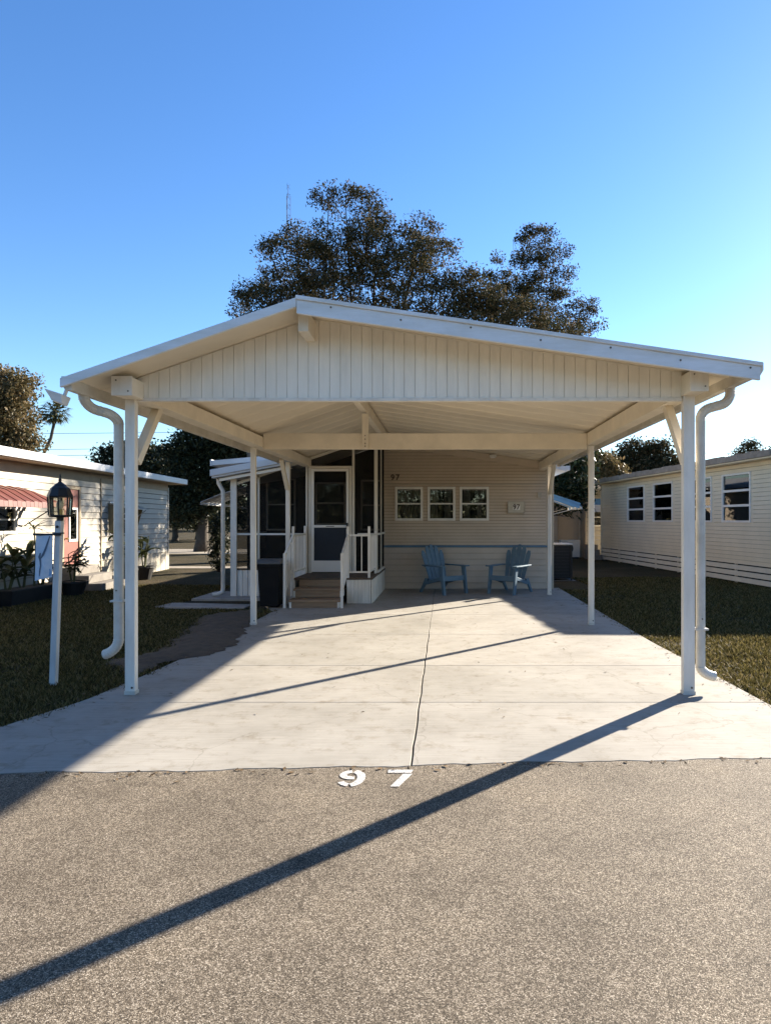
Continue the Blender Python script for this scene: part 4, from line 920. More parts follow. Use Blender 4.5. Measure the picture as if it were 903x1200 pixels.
# red hipped slat awning
ra = thing('window_awning', 'red ribbed metal awning over the window of the white house', 'awning', (-7.907 - 0.0585 * 2.5, 11.5, 1.4), LT)
ya0, ya1 = -0.95, 1.35
for i in range(18):
    s0 = ya0 + (ya1 - ya0) * i / 18; s1 = s0 + (ya1 - ya0) / 18 - 0.008
    e = max(0.0, (i - 12) / 6.0); zt = 0.72 - 0.24 * e * e; up = 0.012 * (i % 2)
    MB().prism([(0.03, zt + up), (0.32, zt - 0.09 + up), (0.66, zt - 0.30 + 0.12 * e + up), (0.67, zt - 0.40 + 0.16 * e), (0.655, zt - 0.40 + 0.16 * e), (0.645, zt - 0.31 + 0.12 * e + up), (0.31, zt - 0.10 + up), (0.03, zt - 0.012 + up)], 'y', s0, s1).build('awning_slat', 'awning_red' if i % 3 else 'awning_pale', ra, local=True)
for y in (ya0 + 0.1, 1.0): MB().tube([(0.03, y, -0.02), (0.62, y, 0.36)], 0.011, 6).build('awning_arm', 'metal_black', ra, local=True)
# open hood over the small window
ha = thing('window_awning', 'tan box hood propped open over the small window of the white house', 'awning', (-7.907 - 0.0585 * 7.7, 16.7, 1.2), LT)
MB().hexa([(0.03, -0.66, 0.70), (0.03, 0.66, 0.70), (0.50, 0.66, 0.56), (0.50, -0.66, 0.56)], [(0.03, -0.66, 0.72), (0.03, 0.66, 0.72), (0.50, 0.66, 0.58), (0.50, -0.66, 0.58)]).build('hood', 'lawn_house_white', ha, local=True)
for y in (-0.66, 0.64): MB().prism([(0.03, -0.02), (0.16, -0.06), (0.20, 0.10), (0.34, 0.58), (0.03, 0.69)], 'y', y, y + 0.02).build('hood_side', 'awning_tan', ha, local=True)
for y in (-0.5, 0.5): MB().tube([(0.03, y, 0.20), (0.48, y, 0.55)], 0.012, 6).build('awning_arm', 'ac_white', ha, local=True)
# concrete steps under the red door
sw = thing('concrete_steps', 'grey concrete steps below the red door of the white house', 'steps', (-7.907 - 0.0585 * 5.25, 14.25, -0.03), LT)
for i in range(3): B(0.03, 0.95 - 0.28 * i, -0.55, 0.55, 0.17 * i + (0.001 if i else 0), 0.17 * (i + 1)).build('step', 'step_concrete', sw, local=True, bevel=0.012)

# plants
def leaf_blade(mb, base, d, L, W, droop, seg=5):
    d = Vector(d).normalized(); side = d.cross(Vector((0, 0, 1)))
    if side.length < 0.1: side = Vector((1, 0, 0))
    side.normalize(); p = Vector(base); vs = []; dd = d.copy()
    for i in range(seg + 1):
        t = i / seg; w_ = W * (math.sin(math.pi * min(1, t * 0.92 + 0.08)) ** 0.7) if i < seg else 0.003
        up = side.cross(dd).normalized() * (-w_ * 0.25)
        vs += [p - side * w_ / 2 + up * -1, p.copy(), p + side * w_ / 2 + up * -1]
        dd = (dd + Vector((0, 0, -droop / seg))).normalized(); p = p + dd * (L / seg)
    mb.add(vs, [(3 * i + a, 3 * i + a + 1, 3 * i + a + 4, 3 * i + a + 3) for i in range(seg) for a in (0, 1)])
def broadleaf(loc, h, nl, L, W, label, seed, up=0.9, group=None, name='potted_plant', spread=0.06):
    r = random.Random(seed); p = thing(name, label, 'plant', loc, 0, group)
    stems = MB(); 
    ns = 3
    tops = []
    for s in range(ns):
        a = r.uniform(0, 6.28); q = (0.03 * math.cos(a), 0.03 * math.sin(a), 0); t = (spread * 2 * math.cos(a), spread * 2 * math.sin(a), h * r.uniform(0.7, 1.0))
        stems.tube([q, ((q[0] + t[0]) / 2 + r.uniform(-.03, .03), (q[1] + t[1]) / 2, t[2] / 2), t], [0.018, 0.014, 0.008], 6); tops.append((q, t))
    stems.build('stem', 'plant_stem', p, local=True)
    for i in range(nl):
        q, t = tops[i % ns]; f = r.uniform(0.35, 1.0); base = Vector(q).lerp(Vector(t), f); a = r.uniform(0, 6.28)
        m = MB(); leaf_blade(m, base, (math.cos(a), math.sin(a), up * r.uniform(0.5, 1.5)), L * r.uniform(0.7, 1.2), W * r.uniform(0.8, 1.2), r.uniform(0.5, 1.6)); m.build('leaf', 'plant_leaf', p, local=True)
    return p
broadleaf((-7.76, 11.95, 0.24), 0.62, 15, 0.46, 0.13, 'broad leaved dark plant in the long black planter', 3, 1.4)
broadleaf((-7.76, 11.55, 0.24), 0.55, 13, 0.45, 0.12, 'spreading broad leaved plant at the end of the long planter', 5, 1.0)
broadleaf((-7.76, 12.5, 0.24), 0.45, 26, 0.30, 0.06, 'bushy narrow leaved plant in the long planter beside the broad leaved one', 8, 0.8)
broadleaf((-7.45, 13.05, 0.20), 0.75, 30, 0.26, 0.07, 'leafy shrub standing before the red door steps', 9, 0.9)
broadleaf((-7.50, 15.30, 0.28), 0.95, 24, 0.42, 0.13, 'tall leafy plant in the black pot beside the concrete steps', 12, 0.7)
broadleaf((-7.68, 16.6, 0.26), 0.90, 12, 0.36, 0.14, 'sparse upright plant under the tan window hood', 14, 1.2)
yc = thing('spiky_plant', 'thin stemmed spiky plant rising above the long planter', 'plant', (-7.70, 12.2, 0.24))
MB().tube([(0, 0, 0), (0.03, 0, 0.6), (0.0, 0, 1.10)], [0.02, 0.016, 0.012], 6).build('stem', 'plant_stem', yc, local=True)
for i in range(16):
    r = random.Random(40 + i); a = r.uniform(0, 6.28); m = MB(); leaf_blade(m, (0, 0, 1.08), (math.cos(a), math.sin(a), r.uniform(0.2, 2.0)), 0.34, 0.025, 1.0); m.build('leaf', 'plant_leaf', yc, local=True)
pt = thing('long_planter', 'long black planter trough in front of the white house', 'planter', (-7.72, 12.1, -0.03))
taper(-7.95, -7.58, 11.4, 12.9, -0.03, 0.03, 0.24).build('trough', 'pot_black', pt, bevel=0.01)
B(-7.93, -7.60, 11.42, 12.88, 0.241, 0.252).build('soil', 'wood_dark', pt)
for k_, (x, y, h_, lab) in enumerate(((-7.50, 15.30, 0.33, 'black round pot beside the concrete steps'), (-7.68, 16.6, 0.30, 'black round pot under the tan window hood'), (-7.45, 13.05, 0.26, 'small black pot before the red door steps'))):
    p = thing('plant_pot', lab, 'pot', (x, y, -0.03))
    MB().lathe([(0.17, 0.0), (0.25, h_), (0.275, h_), (0.275, h_ + 0.04), (0.24, h_ + 0.04), (0.235, h_ - 0.02)], (0, 0, 0), 18).build('bowl', 'pot_black', p, local=True)
    MB().lathe([(0.23, h_ - 0.03), (0.23, h_ + 0.012)], (0, 0, 0), 14).build('soil', 'wood_dark', p, local=True)

# ------------------------------------------------------------------ right neighbour (local wall x=0 facing -x, +y back)
RT = math.radians(6.77)
rh = thing('cream_house', 'cream lap sided house with slatted skirt and brown roof edge beyond the right lawn', 'house', (7.28, 14.3, -0.03), RT)
# boards: x axis of the board must run along local -y so that its -y face looks to -x
plR = lambda s, z: ((0.0, -s, z), math.radians(-90))        # s = -y
ZR = 2.86
wr = [(0.87, 2.11), (2.60, 3.85), (4.78, 6.09), (6.73, 8.11)]
opsR = [(-b, -a, 1.46, 2.66) for a, b in wr]
siding(rh, -10.6, 0.0, 0.46, ZR, 0.10, 'right_siding', plR, opsR, th=0.016)
for i, z in enumerate((0.02, 0.165, 0.31)):
    B(-0.018, 0.012, 0.0, 10.6, z + 0.012, z + 0.125).build('skirt_slat', 'right_slat', rh, local=True, bevel=0.004)
for i in range(8): B(0.014, 0.06, 0.05 + i * 1.48, 0.11 + i * 1.48, 0, 0.46).build('skirt_stud', 'right_slat', rh, local=True)
B(0.3, 0.4, 0.1, 10.5, 0, 2.85).build('wall', 'dark_interior', rh, local=True)
B(-0.03, 0.06, -0.06, 0.0, 0, 2.86).build('corner_trim', 'right_siding', rh, local=True)
B(-0.03, 0.06, 10.6, 10.66, 0, 2.86).build('corner_trim', 'right_siding', rh, local=True)
B(0.06, 5.0, -0.05, 0.05, 0, 2.86).build('end_wall', 'right_siding', rh, local=True)
B(0.06, 5.0, 10.55, 10.65, 0, 2.86).build('end_wall', 'right_siding', rh, local=True)
B(-0.032, -0.008, 0, 10.6, 2.77, 2.86).build('frieze_board', 'right_siding', rh, local=True)
B(-0.36, 5.3, -0.42, 11.0, 2.865, 2.895).build('soffit', 'right_siding', rh, local=True)
MB().prism([(-0.36, 2.90), (5.3, 2.90), (5.3, 3.04), (2.5, 3.28), (-0.36, 3.04)], 'y', -0.42, 11.0).build('roof', 'brown_fascia', rh, local=True)
for i in range(38):      # brown cap pieces along the roof edge
    a = -0.42 + i * 0.3; h_ = rnd.uniform(-0.012, 0.02)
    B(-0.40, -0.362, a + 0.002, a + 0.298, 2.90, 3.045 + h_).build('roof_edge_cap', 'brown_fascia', rh, local=True)
BL = [[(0.70, 0.84), (0.40, 0.52), (0.02, 0.12)], [(0.66, 0.80)], [(0.0, 0.16), (0.72, 0.99)], [(0.0, 0.20), (0.80, 0.99)]]
for (a, b), bl in zip(wr, BL):
    window(rh, -b, -a, 1.46, 2.66, plR, [0, 0.33, 0.66, 1.0], back=None, fw=0.05, mull=0.055, blinds=bl, depth=0.16)
ds = thing('side_steps', 'small weathered steps at the far end of the cream house', 'steps', (5.85, 24.6, -0.03), RT)
for i in range(3): B(-0.25 - 0.0, 0.15, 0.0 + 0.24 * i, 0.9, 0.19 * i + (0.001 if i else 0), 0.19 * (i + 1)).build('step', 'step_concrete', ds, local=True, bevel=0.01)

# ------------------------------------------------------------------ far beige house, condensers
fh = thing('beige_house', 'beige rear house with white roof edge beyond the side yard', 'house', (4.8, 26.2, -0.03))
plF = lambda x, z: ((x, 0, z), 0)
B(2.6, 5.62, 26.2, 26.3, -0.03, 2.75).build('wall', 'beige_wall', fh)
siding(fh, 0.84, 2.6, 0.0, 2.7, 0.18, 'grey_wall', lambda x, z: ((x, -0.35, z), 0), [(1.05, 2.1, 1.26, 2.0)], th=0.02)
window(fh, 1.05, 2.1, 1.26, 2.0, lambda x, z: ((x, -0.35, z), 0), [0, 0.5, 1], back='curtain')
siding(fh, -2.1, -0.25, 0.0, 2.7, 0.18, 'grey_wall', lambda x, z: ((x, -0.12, z), 0), th=0.02)
B(5.62, 5.66, 25.83, 26.2, -0.03, 2.75).build('wall', 'beige_wall', fh)
B(2.2, 7.9, 25.4, 30.2, 2.72, 2.86).build('roof', 'white_roof', fh, bevel=0.01)
B(7.35, 7.45, 26.3, 30, -0.03, 2.71).build('wall', 'beige_wall', fh); B(2.6, 2.7, 26.32, 30, -0.03, 2.71).build('wall', 'beige_wall', fh)
MB().tube([(5.45, 26.12, 2.7), (5.45, 26.12, 0.0)], 0.05, 8).build('downspout', 'beige_wall', fh)
fa = thing('window_awning', 'blue and white awning over the window of the beige rear house', 'awning', (6.4, 25.85, 1.8))
for i in range(6):
    c0 = 25.83; z = 2.32 - i * 0.085; y = c0 - 0.04 - i * 0.10
    MB().hexa([(5.75, y - 0.10, z - 0.10), (7.05, y - 0.10, z - 0.10), (7.05, y, z), (5.75, y, z)], [(5.75, y - 0.10, z - 0.085), (7.05, y - 0.10, z - 0.085), (7.05, y, z + 0.015), (5.75, y, z + 0.015)]).build('awning_slat', 'awning_blue' if i < 3 else 'awning_white', fa)
for x in (5.8, 7.0): MB().tube([(x, 25.84, 1.75), (x, 25.22, 1.80)], 0.01, 6).build('awning_arm', 'ac_white', fa)
ac = thing('heat_pump', 'white outdoor heat pump unit with round fan beside the beige rear house', 'heat pump', (4.95, 25.6, -0.03))
B(4.55, 5.33, 25.45, 25.78, 0.03, 0.70).build('casing', 'ac_white', ac, bevel=0.015)
B(4.6, 5.28, 25.46, 25.77, -0.03, 0.029).build('foot', 'ac_dark', ac)
MB().lathe([(0.24, 0), (0.24, 0.012)], (0, 0, 0), 24).mesh('g', 'ac_dark')
def ring_y(cx, cz, y, r0, r1, n_=24):
    m = MB(); vs = []
    for i in range(n_):
        a = 2 * math.pi * i / n_; vs += [(cx + r0 * math.cos(a), y, cz + r0 * math.sin(a)), (cx + r1 * math.cos(a), y, cz + r1 * math.sin(a))]
    m.add(vs, [(2 * i, 2 * i + 1, (2 * i + 3) % (2 * n_), (2 * i + 2) % (2 * n_)) for i in range(n_)]); return m
ring_y(4.83, 0.37, 25.443, 0.0, 0.25).build('fan_opening', 'ac_dark', ac)
for r_ in (0.06, 0.12, 0.18, 0.235): ring_y(4.83, 0.37, 25.437, r_, r_ + 0.014).build('grille_ring', 'ac_white', ac)
cd = thing('air_conditioner', 'dark box air conditioner unit behind the corner of the tan mobile home', 'air conditioner', (2.95, 16.6, -0.03))
for x in (2.62, 3.18):
    for y in (16.3, 16.86): B(x, x + 0.04, y, y + 0.04, -0.03, 0.86).build('corner_frame', 'metal_black', cd)
B(2.65, 3.19, 16.33, 16.87, 0.02, 0.84).build('coil', 'ac_dark', cd)
B(2.60, 3.24, 16.28, 16.92, 0.86, 0.90).build('top_cover', 'ac_white', cd, bevel=0.008)
for i in range(10): B(2.66, 3.18, 16.315, 16.328, 0.06 + i * 0.078, 0.075 + i * 0.078).build('grille_bar', 'metal_black', cd)
B(2.55, 3.3, 16.2, 17.0, -0.05, -0.028).build('pad', 'step_concrete', cd)

# ------------------------------------------------------------------ trees
def cloud(rs, blobs, ntw, nleaf, tw_r, lsize, shell=0.55):
    """leaf rhombi grouped in twig clusters; blobs: (centre, radii, weight)"""
    wts = np.array([b[2] * b[1][0] * b[1][1] * b[1][2] for b in blobs]) ** 0.8; wts /= wts.sum()
    idx = rs.choice(len(blobs), ntw, p=wts)
    C = np.array([b[0] for b in blobs])[idx]; R = np.array([b[1] for b in blobs])[idx]
    d = rs.normal(size=(ntw, 3)); d /= np.linalg.norm(d, axis=1, keepdims=True)
    rad = rs.uniform(0, 1, (ntw, 1)) ** (1 / 3) ; rad = shell * (0.75 + 0.25 * rs.uniform(0, 1, (ntw, 1))) * 1.0 + (1 - shell) * rad
    rad *= rs.uniform(0.75, 1.18, (ntw, 1))
    T = C + d * rad * R
    n_ = ntw * nleaf
    sz = np.repeat(rs.uniform(0.55, 1.25, (ntw, 1)), nleaf, 0)
    e = rs.normal(size=(n_, 3)); e *= (rs.uniform(0, 1, (n_, 1)) ** 0.45) / np.linalg.norm(e, axis=1, keepdims=True)
    P = np.repeat(T, nleaf, 0) + e * tw_r * sz * np.array([1, 1, 0.7])
    a = rs.normal(size=(n_, 3)); a[:, 2] -= 0.3; a /= np.linalg.norm(a, axis=1, keepdims=True)
    b = rs.normal(size=(n_, 3)); b -= a * (a * b).sum(1, keepdims=True); b /= np.linalg.norm(b, axis=1, keepdims=True)
    L = lsize * rs.uniform(0.6, 1.35, (n_, 1)); Wd = L * rs.uniform(0.30, 0.5, (n_, 1))
    V = np.empty((n_, 4, 3)); V[:, 0] = P - a * L * 0.5; V[:, 1] = P + b * Wd * 0.5; V[:, 2] = P + a * L * 0.5; V[:, 3] = P - b * Wd * 0.5
    return V.reshape(-1, 3), np.arange(n_ * 4).reshape(-1, 4), T

def tree(name, label, base, blobs, ntw, nleaf, tw_r, lsize, leaf, seed, trunk_r=0.3, fork=0.35, shell=0.55, cat='tree', group=None, bark='bark', ntwig=160):
    rs = np.random.RandomState(seed); r = random.Random(seed)
    t = thing(name, label, cat, base, 0, group)
    rel = [(tuple(np.array(b[0]) - np.array(base)), b[1], b[2] if len(b) > 2 else 1.0) for b in blobs]
    V, F, T = cloud(rs, rel, ntw, nleaf, tw_r, lsize, shell)
    link('crown', fast_mesh('crown', V, F, leaf), t)
    top = max(b[0][2] + b[1][2] for b in rel); fz = top * fork
    m = MB()
    cxm = sum(b[0][0] for b in rel) / len(rel) * 0.35; cym = sum(b[0][1] for b in rel) / len(rel) * 0.35
    F0 = Vector((cxm * 0.5, cym * 0.5, fz))
    m.tube([(0, 0, -0.1), (trunk_r * 0.2, 0, fz * 0.3), (cxm * 0.3, cym * 0.3, fz * 0.7), F0], [trunk_r * 1.35, trunk_r, trunk_r * 0.9, trunk_r * 0.8], 10)
    for b in rel:
        c = Vector(b[0]); mid = F0.lerp(c, 0.5) + Vector((r.uniform(-.8, .8), r.uniform(-.6, .6), r.uniform(-0.5, .4))) * min(1.4, c.length * 0.11)
        q = F0.lerp(c, 0.25) + Vector((r.uniform(-.2, .2), r.uniform(-.2, .2), 0.2)) * min(1, c.length * 0.06)
        m.tube([F0 - Vector((0, 0, trunk_r)), q, mid, c], [trunk_r * 0.42, trunk_r * 0.27, trunk_r * 0.13, trunk_r * 0.04], 7)
    C = np.array([b[0] for b in rel]); sel = rs.choice(len(T), min(ntwig, len(T)), replace=False)
    for i in sel:
        p = T[i]; j = np.argmin(((C - p) ** 2).sum(1)); c = Vector(C[j]); pv = Vector(p)
        md = c.lerp(pv, 0.5) + Vector((r.uniform(-1, 1), r.uniform(-1, 1), r.uniform(-1, 1))) * 0.1 * (pv - c).length
        m.tube([c, md, pv], [trunk_r * 0.07, trunk_r * 0.05, trunk_r * 0.025], 5)
    m.build('trunk', bark, t, local=True, smooth=True)
    return t

def px(D, cx, cy, rx, ry, dy=0.0, rd=None, wt=1.0):      # world blob from measured bearings at distance D
    s = D / 760.0
    return (((cx - 520) * s, D + dy, 1.5 + (609 - cy) * s), (rx * s, (rd if rd else (rx + ry) / 2 * s), ry * s), wt)
D = 27.5
oak = [px(D, 405, 240, 34, 22, 0), px(D, 440, 246, 24, 18, 0.6), px(D, 388, 240, 18, 12, -.5), px(D, 395, 285, 34, 24, .3), px(D, 430, 300, 34, 34, -.6),
       px(D, 384, 300, 20, 26, -1.2), px(D, 376, 330, 24, 24, -1.2), px(D, 350, 272, 26, 18, .8), px(D, 313, 289, 12, 9, .3), px(D, 335, 300, 30, 15, -.8), px(D, 330, 322, 42, 20, .5), px(D, 295, 345, 22, 14, 0), px(D, 282, 362, 16, 9, .5), px(D, 320, 362, 36, 20, -.6),
       px(D, 492, 262, 24, 18, 1.0), px(D, 488, 292, 34, 22, .4), px(D, 512, 312, 30, 22, -.6), px(D, 470, 322, 36, 26, -.9), px(D, 540, 335, 30, 20, .2), px(D, 560, 350, 34, 16, .8),
       px(D, 400, 345, 60, 32, 0), px(D, 500, 360, 62, 32, 0), px(D, 330, 395, 62, 30, 0), px(D, 430, 400, 80, 34, 0), px(D, 560, 385, 56, 24, 0), px(D, 500, 430, 120, 40, 0), px(D, 505, 478, 62, 34, 0), px(D, 588, 352, 30, 14, 0), px(D, 612, 370, 40, 14, 0), px(D, 650, 386, 40, 10, 0), px(D, 555, 462, 40, 34, 0), px(D, 380, 450, 120, 40, 0)]
tree('oak_tree', 'tall spreading dark oak tree rising behind the carport roof', (-3.6, D, -0.03), oak, 2050, 95, 0.54, 0.125, 'oak_leaf', 11, 0.42, 0.34, ntwig=260)
D = 46.0
oak2 = [px(D, 628, 274, 22, 12, 0, wt=.8), px(D, 650, 290, 22, 12, .6, wt=.7), px(D, 600, 283, 16, 10, -.4, wt=.7), px(D, 585, 303, 14, 7, .2, wt=.8), px(D, 622, 302, 26, 13, -.5, wt=.7), px(D, 648, 318, 26, 13, .3, wt=.8),
        px(D, 606, 328, 30, 14, .4), px(D, 664, 340, 20, 10, -.3, wt=.8), px(D, 634, 348, 36, 14, .2), px(D, 684, 358, 20, 9, .2, wt=.8), px(D, 690, 378, 18, 9, 0), px(D, 590, 360, 34, 16, 0), px(D, 655, 378, 44, 13, .5),
        px(D, 600, 410, 60, 26, 0), px(D, 564, 322, 16, 8, 0, wt=.8), px(D, 572, 340, 22, 10, 0), px(D, 660, 420, 50, 24, 0)]
tree('oak_tree', 'sparse open crowned oak tree showing over the right side of the carport roof', (7.0, D, -0.03), oak2, 520, 80, 0.70, 0.19, 'oak_leaf', 23, 0.26, 0.4, ntwig=160)
# trees left
D = 33
tree('shade_tree', 'round brownish tree behind the left end of the white house roof', (-24.5, D, -0.03), [px(D, -10, 460, 42, 32), px(D, 20, 455, 24, 20), px(D, 8, 490, 36, 26), px(D, 34, 512, 16, 10), px(D, -30, 500, 40, 40), px(D, 5, 530, 44, 26)], 750, 34, 0.62, 0.20, 'tan_leaf', 31, 0.3, 0.4, ntwig=60)
D = 36
tree('shade_tree', 'dark round tree directly behind the white house roof', (-17, D, -0.03), [px(D, 135, 540, 22, 18), px(D, 160, 530, 24, 14), px(D, 185, 545, 28, 22), px(D, 150, 565, 40, 24), px(D, 200, 570, 30, 24)], 700, 34, 0.7, 0.22, 'dark_leaf', 37, 0.3, 0.3, ntwig=50)
D = 31
tree('shade_tree', 'tall dark tree standing between the white house and the porch', (-11.6, D, -0.03), [px(D, 215, 530, 24, 20), px(D, 240, 520, 24, 24), px(D, 262, 535, 22, 24), px(D, 232, 560, 34, 26), px(D, 262, 572, 22, 24), px(D, 226, 596, 30, 20), px(D, 290, 520, 30, 30), px(D, 300, 480, 30, 24)], 1000, 34, 0.7, 0.20, 'dark_leaf', 41, 0.28, 0.25, ntwig=80)
D = 19.0
tree('garden_shrub', 'narrow dark evergreen shrub beside the porch downspout', (-6.6, D, -0.03), [px(D, 257, 632, 9, 16), px(D, 257, 615, 7, 12), px(D, 256, 650, 10, 14)], 90, 30, 0.22, 0.09, 'dark_leaf', 43, 0.05, 0.3, cat='shrub', ntwig=20)
for i, (xx, D, hh) in enumerate(((205, 46, 30), (232, 50, 26), (175, 48, 34), (262, 47, 30))):
    tree('shade_tree', ['low leafy tree beyond the back road behind the white house corner', 'low leafy tree beyond the back road between the white house and the porch', 'low leafy tree beyond the back road hidden by the white house', 'low leafy tree beyond the back road hidden by the porch'][i], ((xx - 520) * D / 760, D, -0.03),
         [px(D, xx, 609 - hh, 24, 18), px(D, xx - 14, 609 - hh + 20, 22, 16), px(D, xx + 14, 609 - hh + 22, 22, 16)], 350, 30, 0.7, 0.24, 'dark_leaf', 50 + i, 0.2, 0.3, ntwig=30)
# right trees
D = 44
tree('shade_tree', 'wide olive tree above the cream house roof beside the carport post', (14.2, D, -0.03), [px(D, 745, 530, 20, 14), px(D, 770, 528, 16, 12), px(D, 722, 545, 20, 14), px(D, 785, 545, 18, 14), px(D, 755, 552, 34, 16), px(D, 735, 570, 40, 18)], 650, 34, 0.75, 0.24, 'oak_leaf', 61, 0.3, 0.4, ntwig=60)
D = 34
tree('shade_tree', 'tan leaved tree behind the magnolia and the cream house end', (8.6, D, -0.03), [px(D, 700, 545, 18, 16), px(D, 715, 558, 18, 12), px(D, 690, 560, 22, 16), px(D, 676, 540, 16, 14), px(D, 722, 575, 24, 14)], 480, 34, 0.55, 0.19, 'tan_leaf', 67, 0.22, 0.4, ntwig=40)
D = 23.0
tree('magnolia_tree', 'glossy dark leaved magnolia tree behind the blue awning', (3.6, D, -0.03), [px(D, 668, 560, 20, 20), px(D, 676, 580, 16, 14), px(D, 655, 575, 16, 18), px(D, 682, 545, 12, 12), px(D, 660, 540, 18, 14), px(D, 640, 560, 16, 20), px(D, 668, 598, 8, 6)], 340, 16, 0.55, 0.20, 'magnolia_leaf', 71, 0.12, 0.4, ntwig=60)
D = 60
tree('shade_tree', 'small distant tree showing above the cream house roof', (28.5, D, -0.03), [px(D, 880, 524, 10, 8), px(D, 874, 532, 14, 10), px(D, 892, 536, 14, 10), px(D, 880, 560, 20, 26)], 260, 26, 0.7, 0.24, 'oak_leaf', 73, 0.2, 0.4, ntwig=20)

# distant tree line closing the horizon
rs = np.random.RandomState(5); bl = []
for i in range(90):
    a = -1.25 + 2.5 * i / 89; R_ = 95 + rs.uniform(-8, 8); h_ = rs.uniform(2.2, 3.6)
    bl.append(((R_ * math.sin(a), R_ * math.cos(a), h_), (rs.uniform(3, 5), 3, h_), 1.0))
V, F, T = cloud(rs, bl, 3600, 20, 1.6, 0.7, 0.4)
bl2 = []  # unseen foliage behind the camera, added so the window glass reflects dark
for i in range(46):
    a = math.pi * 0.62 + math.pi * 0.76 * i / 45; R_ = 30 + rs.uniform(-3, 3); h_ = rs.uniform(2.0, 3.6)
    bl2.append(((R_ * math.sin(a), R_ * math.cos(a), h_), (rs.uniform(1.6, 2.6), 1.6, h_), 1.0))
V2, F2, T2 = cloud(rs, bl2, 2600, 18, 1.1, 0.5, 0.4)
hd = link('unseen_reflected_hedge', fast_mesh('unseen_reflected_hedge', V2, F2, 'dark_leaf')); stuff(hd); hd['label'] = 'unseen dark foliage added behind the camera to darken the window reflections'; hd['category'] = 'hedge'
wd = link('distant_woods', fast_mesh('distant_woods', V, F, 'dark_leaf')); stuff(wd); wd['label'] = 'dark line of distant woods along the horizon'; wd['category'] = 'woods'

# palm
pm = thing('palm_tree', 'slender leaning palm tree behind the white house', 'palm tree', (-33.0, 52, -0.03))
ptop_ = Vector(((65 - 520) * 52 / 760 + 33.0, 0, 1.5 + (609 - 481) * 52 / 760))
MB().tube([(0, 0, 0), (-0.4, 0, 2.5), (0.1, 0, 5.0), (ptop_.x - 0.35, 0, ptop_.z - 2.2), (ptop_.x - 0.05, 0, ptop_.z - 0.8), tuple(ptop_)], [0.2, 0.15, 0.13, 0.12, 0.11, 0.14], 10).build('trunk', 'palm_bark', pm, local=True, smooth=True)
for i in range(46):
    r = random.Random(200 + i); a = i * 2.39996; e = 1.0 - 1.75 * (i + 0.5) / 46; m = MB()
    q_ = math.sqrt(max(0.05, 1 - e * e)); d = Vector((math.cos(a) * q_, math.sin(a) * q_, e)).normalized(); L = r.uniform(0.45, 0.75)
    q = ptop_ + d * L + Vector((0, 0, -0.10)); m.tube([ptop_, ptop_ + d * L * 0.6, q], [0.022, 0.018, 0.012], 4)
    side = d.cross(Vector((0, 0, 1)))
    if side.length < 0.05: side = Vector((1, 0, 0))
    side.normalize()
    for k in range(11):                                    # fan of leaflets, drooping at the tips
        f = (k - 5) / 5; ld = (d + side * f * 1.2).normalized(); ln_ = r.uniform(0.55, 0.8)
        md = q + ld * ln_ * 0.55; t = q + ld * ln_ + Vector((0, 0, -0.22)); wv = ld.cross(Vector((0.3, 0.2, 1))).normalized() * 0.045
        m.add([q, md - wv, t, md + wv], [(0, 1, 2, 3)])
    m.build('frond', 'palm_leaf', pm, local=True)

# ------------------------------------------------------------------ utility poles, wires, mast
UP = [(-62, 46), (-0.5, 44), (62, 47)]
for (x, y), lab in zip(UP, ('wooden utility pole far beyond the white house', 'wooden utility pole hidden behind the carport roof and oak', 'wooden utility pole far beyond the cream house')):
    u = thing('utility_pole', lab, 'utility pole', (x, y, -0.03), 0, 'utility poles on the back street')
    MB().tube([(0, 0, 0), (0, 0, 8.1)], [0.16, 0.11], 10).build('pole', 'pole_wood', u, local=True)
    B(-0.06, 0.06, -0.9, 0.9, 7.45, 7.57).build('crossarm', 'pole_wood', u, local=True)
def wire(a, b, sag, label, r_=0.016):
    a = Vector(a); b = Vector(b); pts = [a.lerp(b, i / 24) + Vector((0, 0, -sag * 4 * (i / 24) * (1 - i / 24))) for i in range(25)]
    tag(MB().tube(pts, r_, 5).build('overhead_wire', 'wire_black'), label, 'wire', 'overhead wires')
wire((-62, 45.2, 7.6), (-0.5, 43.2, 7.6), 0.25, 'thin overhead wire above the white house roof, topmost of the set')
wire((-62, 46.0, 6.9), (-0.5, 44.0, 6.9), 0.55, 'thin overhead wire above the white house roof, second from the top')
wire((-62, 46.2, 6.3), (-0.5, 44.2, 6.3), 0.35, 'thin overhead wire above the white house roof, third from the top')
wire((-0.5, 44, 6.6), (62, 47, 6.6), 0.6, 'single thin overhead wire above the cream house roof')
ms = thing('radio_mast', 'thin lattice radio mast rising behind the oak tree', 'mast', (-36.0, 150, -0.03))
HM = 76.5
for j in range(3):
    a = 2 * math.pi * j / 3 + 0.4
    MB().tube([(0.5 * math.cos(a), 0.5 * math.sin(a), 0), (0.5 * math.cos(a), 0.5 * math.sin(a), HM)], 0.05, 5).build('leg', 'mast_steel', ms, local=True)
m = MB()
for i in range(66):
    z = i * 1.2
    for j in range(3):
        a = 2 * math.pi * j / 3 + 0.4; b = a + 2 * math.pi / 3
        m.tube([(0.5 * math.cos(a), 0.5 * math.sin(a), z), (0.5 * math.cos(b), 0.5 * math.sin(b), z + (1.2 if i % 2 else 0))], 0.022, 4)
stuff(m.build('lattice_braces', 'mast_steel', ms, local=True))
MB().tube([(0, 0, HM), (0, 0, HM + 2.5)], 0.05, 5).build('antenna', 'mast_steel', ms, local=True)

